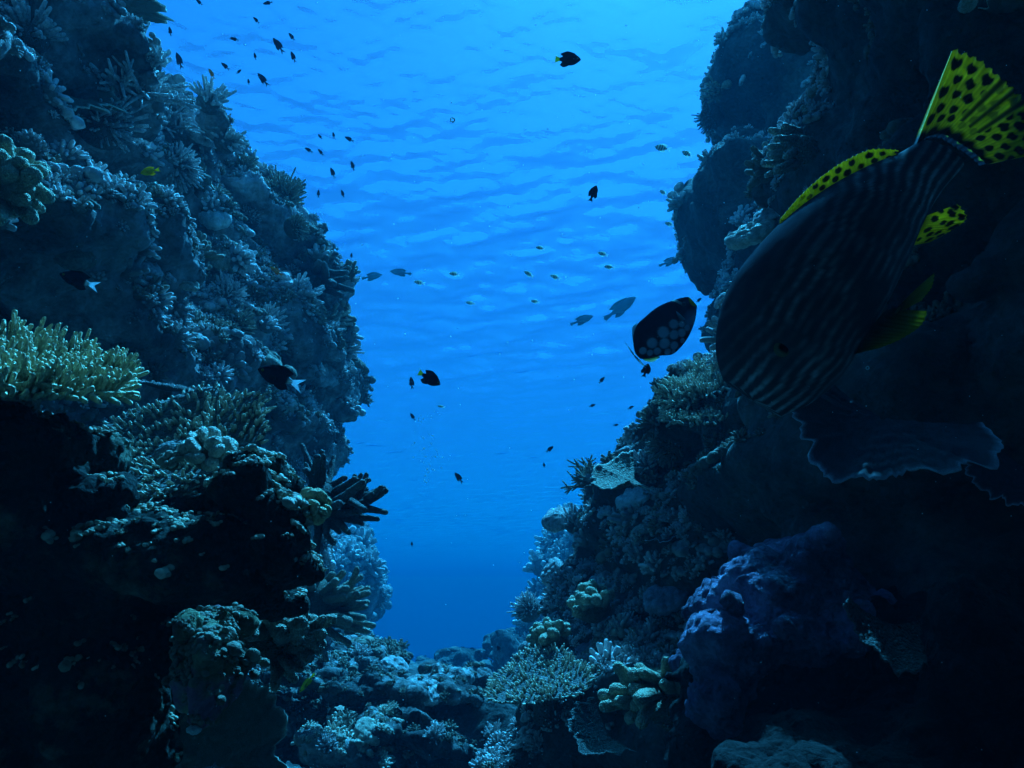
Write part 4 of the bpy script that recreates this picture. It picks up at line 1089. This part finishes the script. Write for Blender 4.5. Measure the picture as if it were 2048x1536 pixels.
YEL = np.array([1.0, 0.60, 0.03]); BLK = np.array([0.012, 0.014, 0.02])
def big_triggerfish():
    d = 0.82
    f = PxFrame((1880, 312), (1548, 826), d, -1)
    t = empty("triggerfish"); tag(t, "very large dark triggerfish diving head down on the right, with yellow black-spotted fins", "fish")
    t.matrix_world = fish_matrix(P(1880, 312, d), f.angle, 0, f.flip)
    k = f.k
    top = f([(1842, 280), (1800, 305), (1740, 330), (1660, 372), (1585, 425), (1520, 490), (1468, 560), (1440, 640), (1436, 715), (1455, 775), (1490, 815), (1535, 834)])
    bot = f([(1925, 335), (1880, 385), (1838, 450), (1805, 520), (1770, 590), (1735, 650), (1700, 715), (1665, 765), (1620, 805), (1560, 835)])
    V, Q = fish_body(top, bot, [(0, 0.018), (0.1, 0.026), (0.3, 0.055), (0.55, 0.082), (0.8, 0.075), (0.93, 0.045), (1, 0.015)], 150, 110)
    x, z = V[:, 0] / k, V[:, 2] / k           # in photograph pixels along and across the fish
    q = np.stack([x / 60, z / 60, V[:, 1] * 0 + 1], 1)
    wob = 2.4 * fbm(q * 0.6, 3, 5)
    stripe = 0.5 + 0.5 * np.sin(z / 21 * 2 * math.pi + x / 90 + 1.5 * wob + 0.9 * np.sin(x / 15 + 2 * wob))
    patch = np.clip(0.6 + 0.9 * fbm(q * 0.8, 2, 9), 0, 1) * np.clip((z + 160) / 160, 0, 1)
    c = mixc((0.05, 0.055, 0.068), (0.50, 0.49, 0.48), np.clip((stripe - 0.5) * 2.2, 0, 1) * patch * np.clip((175 - z) / 70, 0.1, 1) * (0.6 + 0.4 * np.clip(fbm(q * 9, 2, 31) * 3 + 0.5, 0, 1)))  # stripes darkened towards the back, painted to cut the sunlit sheen there
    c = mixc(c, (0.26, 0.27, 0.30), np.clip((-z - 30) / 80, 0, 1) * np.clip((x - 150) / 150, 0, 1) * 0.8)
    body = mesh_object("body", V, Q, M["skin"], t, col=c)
    # tail fin
    V, Q, uv = fin_sheet(f([(1828, 292), (1850, 276), (1880, 272), (1915, 290), (1945, 310), (1966, 330)]),
                         f([(1906, 96), (1948, 112), (2000, 152), (2040, 190), (2085, 245), (2110, 300)]), 0.010, 70, 150, 0.0016, 15, rag=0.03, seed=3)
    def dots(uv, rows, n0, n1, r, seed, stretch=1.0):
        rng = np.random.RandomState(seed); cells = []
        for k_, rr in enumerate(rows):
            n = int(round(n0 + (n1 - n0) * k_ / max(1, len(rows) - 1)))
            for j in range(n): cells.append((rr + rng.uniform(-0.025, 0.025), (j + 0.5 + 0.5 * (k_ % 2)) / n + rng.uniform(-0.012, 0.012), rng.uniform(0.85, 1.15)))
        cells = np.array(cells)
        dd = np.min(np.hypot((uv[:, None, 0] - cells[None, :, 0]) / (r[0] * cells[None, :, 2]), (uv[:, None, 1] - cells[None, :, 1]) / (r[1] * cells[None, :, 2])), axis=1)
        return np.clip((1 - dd) / 0.3 + 0.5, 0, 1)
    mid = np.clip(1 - np.abs(uv[:, 1] - 0.50) / 0.22, 0, 1)
    spot = dots(uv, [0.22, 0.38, 0.55, 0.71, 0.87], 8, 8, (0.062, 0.040), 4)
    ln = np.clip((0.5 + 0.5 * np.sin(uv[:, 1] * 10 * 2 * math.pi + 1.0)) * 3 - 1.75, 0, 1) * (uv[:, 0] > 0.25)
    m = np.clip(np.where(mid > 0.35, np.maximum(ln * 0.9, spot * 0.5), spot), 0, 1)
    m = np.maximum(m, np.clip((0.13 + 0.03 * np.sin(uv[:, 1] * 40) - uv[:, 0]) / 0.08 + 0.3, 0, 1))
    m = np.maximum(m, np.clip((uv[:, 0] - 0.985) / 0.01, 0, 1))
    c = mixc(YEL * (0.75 + 0.25 * (0.5 + 0.5 * np.sin(uv[:, 1] * 60 * 3.14)))[:, None], BLK, m)
    mesh_object("tail_fin", V, Q, M["fin"], t, col=c)
    # soft back fin
    V, Q, uv = fin_sheet(f([(1562, 446), (1600, 415), (1650, 382), (1705, 352), (1752, 332), (1790, 318)]),
                         f([(1560, 438), (1592, 400), (1640, 355), (1695, 318), (1745, 298), (1797, 300)]), 0.008, 40, 150, 0.0012, 26, rag=0.05, seed=5)
    m = dots(uv, [0.30, 0.68], 9, 9, (0.17, 0.029), 8) * np.clip(uv[:, 1] * 4 - 0.3, 0, 1)
    m = np.maximum(m, np.clip((0.10 - uv[:, 0]) / 0.1, 0, 1))
    mesh_object("dorsal_fin", V, Q, M["fin"], t, col=mixc(YEL, BLK, m))
    V2 = fin_sheet(f([(1812, 492), (1820, 470), (1828, 452), (1840, 436)]), f([(1850, 488), (1890, 466), (1922, 440), (1905, 412)]), 0.008, 50, 80, 0.001, 12, y=0.0, y_edge=0.01, rag=0.03, seed=6)
    V, Q, uv = V2
    m = dots(uv, [0.35, 0.55, 0.74, 0.9], 3, 4, (0.075, 0.085), 12)
    m = np.maximum(m, np.clip((0.28 - uv[:, 0]) / 0.2, 0, 1) * 0.9)
    mesh_object("anal_fin", V, Q, M["fin"], t, col=mixc(YEL, BLK, m))
    # belly flap and side fin, dull yellow
    V, Q, uv = fin_sheet(f([(1668, 712), (1690, 680), (1715, 650), (1738, 625)]), f([(1700, 702), (1745, 682), (1782, 652), (1788, 634)]), 0.010, 24, 40, 0.0015, 12, y=0.045, y_edge=0.02, seed=8)
    mesh_object("pelvic_fin", V, Q, M["fin"], t, col=mixc((0.05, 0.06, 0.05), (0.75, 0.48, 0.06), uv[:, 0] ** 1.5))
    V, Q, uv = fin_sheet(f([(1735, 640), (1738, 632), (1742, 625)]), f([(1762, 618), (1782, 590), (1786, 568)]), 0.008, 24, 30, 0.001, 8, y=0.06, y_edge=0.02, seed=9)
    mesh_object("pectoral_fin", V, Q, M["fin"], t, col=mixc((0.06, 0.06, 0.03), (0.80, 0.52, 0.08), uv[:, 0]))
    e = f([(1540, 712)])[0]
    eye_part(t, e[0], 0.060, e[1] + 0.01, 0.009, (0.16, 0.14, 0.08))
big_triggerfish()

def clown_triggerfish():
    d = 1.6
    f = PxFrame((1274, 714), (1391, 608), d, 1)
    t = empty("triggerfish"); tag(t, "dark triggerfish with big pale belly spots and orange lips in open blue water", "fish")
    t.matrix_world = fish_matrix(P(1274, 714, d), f.angle, 0, f.flip); k = f.k
    top = f([(1270, 706), (1267, 690), (1267, 672), (1274, 650), (1290, 634), (1317, 613), (1348, 600), (1376, 594), (1389, 597)])
    bot = f([(1280, 718), (1298, 717), (1318, 712), (1346, 708), (1362, 694), (1374, 678), (1384, 658), (1391, 636), (1394, 612)])
    V, Q = fish_body(top, bot, [(0, 0.006), (0.15, 0.016), (0.45, 0.028), (0.75, 0.026), (0.92, 0.014), (1, 0.006)], 120, 90)
    x, z = V[:, 0] / k, V[:, 2] / k
    sp = [(1342, 650, 9), (1322, 666, 11), (1343, 671, 9), (1301, 687, 10), (1325, 688, 10), (1345, 692, 8), (1359, 667, 8), (1358, 650, 6), (1284, 702, 7), (1312, 703, 7), (1298, 706, 6), (1333, 704, 6), (1370, 657, 6), (1362, 682, 5), (1345, 704, 4)]
    sp = np.array([np.append(f([(a, b)])[0] / k, r) for a, b, r in sp])
    s = spots2d(np.stack([x, z], 1), sp, 1, 0.3)
    c = mixc((0.010, 0.012, 0.025), (0.28, 0.33, 0.42), s)
    cheek = np.array(f([(1384, 640)])[0] / k)
    c = mixc(c, (0.20, 0.27, 0.38), np.clip(1.3 - np.hypot((x - cheek[0]) / 26, (z - cheek[1]) / 18), 0, 1) * 0.8)
    bar = f([(1353, 605)])[0] / k
    c = mixc(c, (0.30, 0.33, 0.30), (np.abs(x - bar[0] + 0.3 * (z - bar[1])) < 3.0) * (z > bar[1] - 14) * 0.7)
    sn = f([(1386, 603)])[0] / k
    c = mixc(c, (0.95, 0.50, 0.02), np.clip((13 - np.hypot(x - sn[0] - 3, z - sn[1])) / 2, 0, 1))
    mesh_object("body", V, Q, M["skin"], t, col=c)
    V, Q, uv = fin_sheet(f([(1268, 708), (1273, 714), (1279, 719)]), f([(1250, 684), (1262, 704), (1276, 722), (1294, 738)]), 0.004, 16, 40, 0.0004, 10)
    e = np.minimum(uv[:, 1], 1 - uv[:, 1])
    mesh_object("tail_fin", V, Q, M["fin"], t, col=mixc((0.02, 0.02, 0.03), (0.75, 0.78, 0.75), ((e < 0.28) & (e > 0.06)) * 1.0))
    V, Q, uv = fin_sheet(f([(1284, 717), (1300, 716), (1316, 712)]), f([(1290, 722), (1304, 724), (1321, 714)]), 0.003, 10, 30, 0.0003, 12)
    mesh_object("anal_fin", V, Q, M["fin"], t, col=mixc((0.80, 0.60, 0.03), (0.75, 0.80, 0.70), uv[:, 0]))
    V, Q, uv = fin_sheet(f([(1267, 690), (1267, 675), (1273, 655)]), f([(1264, 668), (1266, 652), (1274, 646)]), 0.003, 10, 30, 0.0003, 12)
    mesh_object("dorsal_fin", V, Q, M["fin"], t, col=mixc((0.10, 0.12, 0.16), (0.35, 0.45, 0.5), uv[:, 0]))
    V, Q, uv = fin_sheet(f([(1349, 634), (1352, 640), (1355, 645)]), f([(1344, 626), (1352, 632), (1362, 642)]), 0.003, 10, 24, 0.0006, 10, y=0.029, y_edge=0.012)
    for sgn in (1, -1):
        W = V.copy(); W[:, 1] *= sgn
        mesh_object("pectoral_fin", W, Q, M["fin"], t, col=mixc((0.05, 0.07, 0.10), (0.25, 0.33, 0.40), uv[:, 0]))
    e = f([(1364, 610)])[0]; eye_part(t, e[0], 0.021, e[1], 0.005, (0.05, 0.05, 0.05))
clown_triggerfish()

# kinds of small reef fish, one unit long from tail root to snout
def reef_fish(name, colors, deep=0.5, fork=0.5, detail=True, stripes=0, tail_len=0.34):
    """colors: body, tail root, tail, back fin"""
    t = empty(name); body, rootc, tailc, finc = [np.array(c) for c in colors]
    h = deep / 2
    top = [(0, h * .24), (.12, h * .42), (.3, h * .84), (.5, h), (.7, h * .9), (.86, h * .58), (.96, h * .24), (1, .01)]
    bot = [(0, -h * .24), (.12, -h * .4), (.3, -h * .8), (.5, -h), (.7, -h * .86), (.86, -h * .5), (.96, -h * .2), (1, -.01)]
    V, Q = fish_body(top, bot, [(0, .03), (.2, .07), (.5, .11), (.75, .10), (.92, .05), (1, .015)], 36 if detail else 22, 20 if detail else 12)
    c = mixc(body, rootc, np.clip((0.13 - V[:, 0]) / 0.05 + .5, 0, 1))
    if stripes:
        s = 0.5 + 0.5 * np.sin((V[:, 0] * stripes + 0.1) * 2 * math.pi)
        c = mixc((0.92, 0.92, 0.86), (0.02, 0.03, 0.04), np.clip((s - 0.5) * 6 + .5, 0, 1))
        c = mixc(c, (0.75, 0.70, 0.15), np.clip((V[:, 2] - h * .55) * 8, 0, .25))
    mesh_object("body", V, Q, M["skin"], t, col=c)
    tl = tail_len
    V, Q, uv = fin_sheet([(.02, h * .24), (.0, 0), (.02, -h * .24)], [(-tl, h * (.5 + fork * .5)), (-tl * .72, h * .4), (-tl * (1 - fork * .7), 0), (-tl * .72, -h * .4), (-tl, -h * (.5 + fork * .5))], .03, 8, 22, .006, 6)
    mesh_object("tail_fin", V, Q, M["fin"], t, col=np.broadcast_to(tailc, V.shape))
    V, Q, uv = fin_sheet([(.14, h * .44), (.4, h * .92), (.76, h * .78)], [(.02, h * .95), (.34, h * 1.36), (.68, h * 1.06)], .03, 6, 22, .004, 8)
    mesh_object("dorsal_fin", V, Q, M["fin"], t, col=np.broadcast_to(finc, V.shape))
    V, Q, uv = fin_sheet([(.14, -h * .42), (.3, -h * .78), (.46, -h * .96)], [(.04, -h * .95), (.22, -h * 1.3), (.40, -h * 1.14)], .03, 6, 18, .004, 6)
    mesh_object("anal_fin", V, Q, M["fin"], t, col=np.broadcast_to(finc, V.shape))
    if detail:
        V, Q, uv = fin_sheet([(.64, -.02), (.63, -.06), (.64, -.09)], [(.46, .03), (.42, -.06), (.48, -.13)], .015, 6, 14, .004, 5, y=.1, y_edge=.06)
        for s in (1, -1):
            W = V.copy(); W[:, 1] *= s; mesh_object("pectoral_fin", W, Q, M["fin"], t, col=np.broadcast_to(finc, V.shape))
        eye_part(t, .86, .068, h * .14, .035)
    return t

def copy_tree(o):
    c = o.copy(); COL.objects.link(c)
    for ch in o.children:
        k = ch.copy(); COL.objects.link(k); k.parent = c
        for g in ch.children:
            m = g.copy(); COL.objects.link(m); m.parent = k
    return c

USED = set()
SIDE = -50
def place_fish(proto, px, py, d, size, angle, label, yaw=0, flip=None, group=None, roll=0):
    """size = length in photograph pixels, tail included"""
    if flip is None: flip = 1 if math.cos(math.radians(angle)) >= 0 else -1
    o = copy_tree(proto) if proto.name in USED else proto
    USED.add(proto.name)
    s = size * d / FPX / 1.3
    m = fish_matrix(np.zeros(3), angle, yaw, flip, roll)
    p = P(px, py, d)
    o.matrix_world = Matrix.Translation(Vector(p)) @ m @ Matrix.Scale(s, 4) @ Matrix.Translation((-0.4, 0, 0))
    return tag(o, label, "fish", group)

NAVY = (0.012, 0.016, 0.03)
half = reef_fish("chromis", (NAVY, (0.75, 0.78, 0.80), (0.75, 0.80, 0.85), NAVY), 0.50, 0.7)
damsel = reef_fish("damselfish", (NAVY, NAVY, (0.62, 0.55, 0.08), NAVY), 0.56, 0.3, tail_len=0.26)
dark = reef_fish("damselfish", (NAVY, NAVY, (0.03, 0.04, 0.07), NAVY), 0.55, 0.5)
yellow = reef_fish("damselfish", ((0.95, 0.58, 0.05), (0.95, 0.58, 0.05), (0.95, 0.58, 0.06), (0.9, 0.52, 0.05)), 0.50, 0.4)
slim_yellow = reef_fish("wrasse", ((0.85, 0.62, 0.05), (0.85, 0.62, 0.05), (0.85, 0.62, 0.06), (0.35, 0.32, 0.05)), 0.26, 0.2)
anthias = reef_fish("anthias", ((0.75, 0.22, 0.05), (0.75, 0.22, 0.05), (0.7, 0.25, 0.08), (0.6, 0.16, 0.05)), 0.34, 0.8)
small = reef_fish("chromis", ((0.03, 0.04, 0.07), (0.03, 0.04, 0.07), (0.05, 0.06, 0.09), (0.02, 0.03, 0.05)), 0.40, 0.8, detail=False)
sergeant = reef_fish("sergeant_fish", ((0.9, 0.9, 0.85), (0.9, 0.9, 0.85), (0.8, 0.8, 0.75), (0.8, 0.8, 0.7)), 0.54, 0.7, detail=False, stripes=5)
bigf = reef_fish("parrotfish", ((0.16, 0.22, 0.26), (0.16, 0.22, 0.26), (0.14, 0.2, 0.22), (0.12, 0.18, 0.2)), 0.36, 0.2, detail=False)

place_fish(half, 557, 754, 1.5, 92, 158, "black chromis with a bright white tail, the lower of two before the left wall", yaw=10)
place_fish(half, 155, 560, 1.45, 72, 160, "black and white chromis near the left edge above the big yellowish table coral", yaw=20)
place_fish(damsel, 859, 757, 2.0, 54, -30, "dark damselfish with a yellow tail in the blue gap left of centre")
place_fish(damsel, 1136, 119, 2.4, 56, -6, "dark oval fish with a pale tail high up near the top centre", yaw=10)
place_fish(dark, 1187, 386, 2.6, 34, 68, "small dark rounded fish alone in the bright upper middle, tail down", yaw=20, flip=1)
place_fish(dark, 1292, 740, 1.9, 34, 78, "small black fish right under the tail of the spotted triggerfish", yaw=35, flip=-1)
place_fish(yellow, 299, 343, 1.9, 38, 196, "bright yellow damselfish in front of the upper left reef wall", yaw=10)
place_fish(slim_yellow, 613, 1367, 1.9, 46, 232, "thin yellow wrasse diving by the ledge at the lower left", yaw=10)
place_fish(anthias, 552, 542, 3.6, 32, 145, "orange anthias in front of the left reef wall near its edge")
place_fish(anthias, 423, 147, 3.2, 22, 115, "reddish anthias in the open water at the upper left", yaw=25)
G = "small dark fish above the left reef"
for (px, py, sz, ang, lab) in [
    (556, 90, 34, 125, "largest of the dark fish hovering near the top left, tail pointing down right"), (586, 113, 22, 110, "dark fish just below right of the largest one near the top left"),
    (358, 120, 32, 105, "dark slender fish closest to the upper left reef crest"), (450, 132, 20, 140, "stubby dark fish below the upper left fish, right of the reddish one"),
    (478, 143, 14, 30, "tiny dark fish right of the stubby one at the upper left"), (525, 158, 30, 130, "thin dark fish slanting down right, lowest of the upper left shoal"),
    (468, 78, 18, 170, "pale bellied small fish above the upper left shoal"), (340, 62, 18, 95, "small upright dark fish near the shelf coral at the upper left"),
    (292, 22, 26, 130, "thin dark fish beside the jagged overhanging shelf at the top left"), (535, 6, 20, 200, "small dark fish cut by the top edge, left of centre"),
    (512, 40, 16, 135, "small thin fish just under the top edge, left of centre"), (583, 73, 18, 130, "small thin fish right of the largest upper left fish"),
    (510, 112, 14, 100, "tiny fish left of the largest upper left fish's tail"), (398, 4, 16, 140, "tiny thin fish at the top edge over the left reef"), (497, 163, 12, 95, "tiny upright fish left of the thin slanting one")]:
    place_fish(small, px, py, 3.4, sz, ang, lab, yaw=15, group=G)
G = "small dark fish off the left reef edge"
for (px, py, sz, ang, lab) in [
    (617, 300, 18, 150, "dark small fish at the left of the pair under the bright ripples"), (641, 304, 16, 130, "dark small fish at the right of the pair under the bright ripples"),
    (667, 270, 13, 100, "tiny upright fish above the pair off the left reef"), (640, 273, 12, 130, "tiny dim fish directly above the pair off the left reef"),
    (698, 278, 20, 155, "pale nosed small fish right of the pair off the left reef"), (705, 331, 20, 105, "upright thin fish right of the pair and lower"),
    (665, 345, 22, 110, "upright dark fish below the pair off the left reef"), (637, 387, 16, 85, "thin vertical fish right of the standing bushy coral"),
    (685, 387, 16, 105, "thin vertical fish second right of the standing bushy coral"), (703, 511, 12, 85, "tiny vertical fish above the dark branching coral's tips")]:
    place_fish(small, px, py, 4.6, sz, ang, lab, yaw=15, group=G)
G = "small dark fish in the blue gap"
for (px, py, sz, ang, lab) in [
    (823, 765, 26, 95, "thin upright dark fish just left of the yellow tailed damselfish"), (825, 833, 18, 120, "small fish below the thin upright one left of centre"),
    (917, 955, 28, 125, "dark fish with a pale mark alone in the lower middle of the gap"), (1204, 760, 18, 50, "small slanted fish left of the black fish under the spotted triggerfish"),
    (1185, 811, 14, 20, "tiny fish in the gap left of the right reef corner"), (1232, 850, 12, 10, "tiny fish nearest the right reef corner"), (1262, 815, 14, 30, "small dim fish above the right reef corner"),
    (1100, 898, 20, 40, "dim smudgy fish in the gap above the right ledge"), (1088, 930, 12, 100, "tiny fish below the dim smudgy one"), (824, 1088, 12, 90, "tiny fish low in the left of the gap"),
    (997, 1297, 18, 110, "reddish dark fish low over the canyon floor"), (672, 885, 12, 120, "tiny dark fish by the left wall's lower edge"), (1398, 600, 14, 40, "tiny fish just right of the spotted triggerfish's lips")]:
    place_fish(small, px, py, 3.6, sz, ang, lab, yaw=15, group=G)
G = "striped sergeant fish under the surface"
for (px, py, sz, ang, lab) in [
    (1324, 296, 34, 172, "black and white striped fish near the right buttress, the left of the brightest two"), (1374, 308, 26, 155, "black and white striped fish near the right buttress, the right of the brightest two"),
    (908, 548, 22, 175, "striped fish left of centre under the ripples"), (838, 565, 22, 170, "striped fish farthest left under the ripples"), (1057, 548, 22, 150, "striped fish right of centre, the left of a close pair"),
    (1110, 554, 22, 160, "striped fish right of centre, the right of a close pair"), (1080, 496, 20, 170, "striped fish above the close pair"), (1205, 508, 22, 165, "striped fish high above the spotted triggerfish, upper one"),
    (1218, 534, 22, 175, "striped fish high above the spotted triggerfish, lower one"), (940, 606, 18, 170, "dim striped fish below the centre ripples, left one"), (1070, 603, 18, 170, "dim striped fish below the centre ripples, right one"),
    (1338, 448, 20, 165, "striped fish close to the left edge of the dark buttress"), (1326, 385, 18, 150, "pale striped fish above the one beside the dark buttress"), (882, 813, 16, 170, "faint striped fish right below the yellow tailed damselfish")]:
    place_fish(sergeant, px, py, 5.5, sz, ang, lab, yaw=10, group=G, roll=SIDE * (1 if math.cos(math.radians(ang)) > 0 else -1))
G = "big hazy fish in the distance"
for (px, py, sz, ang, lab) in [
    (745, 553, 46, 8, "pale ghostly large fish off the left reef under the ripples"), (800, 545, 44, 175, "dark hazy large fish right of the pale ghostly one"),
    (1242, 615, 78, 35, "largest hazy fish silhouette left of the spotted triggerfish"), (1165, 640, 50, 20, "hazy fish silhouette left of the largest one"), (1340, 523, 44, 20, "hazy fish beside the lower left of the dark buttress")]:
    place_fish(bigf, px, py, 11.0, sz, ang, lab, yaw=15, group=G)

# ------------------------------------------------------------------ bubbles and drifting specks
def glass_material(name):
    m, nt, nd, lk = nodes_of(name)
    out = nd.new("ShaderNodeOutputMaterial"); b = nd.new("ShaderNodeBsdfPrincipled")
    b.inputs["Base Color"].default_value = (0.85, 0.9, 0.9, 1); b.inputs["Roughness"].default_value = 0.25
    lk.new(b.outputs[0], out.inputs["Surface"])
    return m
M["bubble"] = glass_material("bubble_skin")
def bubble(px, py, d, r, label):
    g = Geo(); n, k = 28, 10
    a = np.linspace(0, 2 * math.pi, n, endpoint=False); b = np.linspace(0, 2 * math.pi, k, endpoint=False)
    R = r * d / FPX
    ctr = P(px, py, d); x, y, z = RGT, UPV, FWD
    V = []
    for t in a:
        rad = math.cos(t) * x + math.sin(t) * y
        for q in b: V.append(ctr + rad * R * (1 + 0.32 * math.cos(q)) + z * R * 0.32 * math.sin(q))
    i = np.arange(n * k).reshape(n, k); j = np.roll(i, -1, 0)
    Q = np.stack([i, np.roll(i, -1, 1), np.roll(j, -1, 1), j], -1).reshape(-1, 4)
    tag(mesh_object("bubble_ring", np.array(V), Q, M["bubble"]), label, "bubble")
bubble(905, 240, 1.2, 4, "tiny pale bubble ring in the bright water near the top centre")
bubble(1735, 736, 0.75, 3, "tiny pale bubble ring in the dark beside the big triggerfish's belly")
def specks():
    rng = np.random.RandomState(3); g = Geo()
    for _ in range(520):
        d = rng.uniform(0.35, 2.2)
        ball(g, P(rng.uniform(0, 2048), rng.uniform(0, 1536), d), rng.uniform(0.4, 1.1) * d / FPX * rng.uniform(0.6, 1.3), (1, 1, 1), 5, 6)
    for _ in range(60):
        d = rng.uniform(1.8, 2.2)
        ball(g, P(rng.normal(855, 14), rng.uniform(820, 970), d), rng.uniform(0.6, 1.6) * d / FPX, (1, 1, 1), 5, 6)
    V, Q, T = g.get()
    tag(mesh_object("drifting_specks", V, Q, M["bubble"]), kind="stuff")
specks()
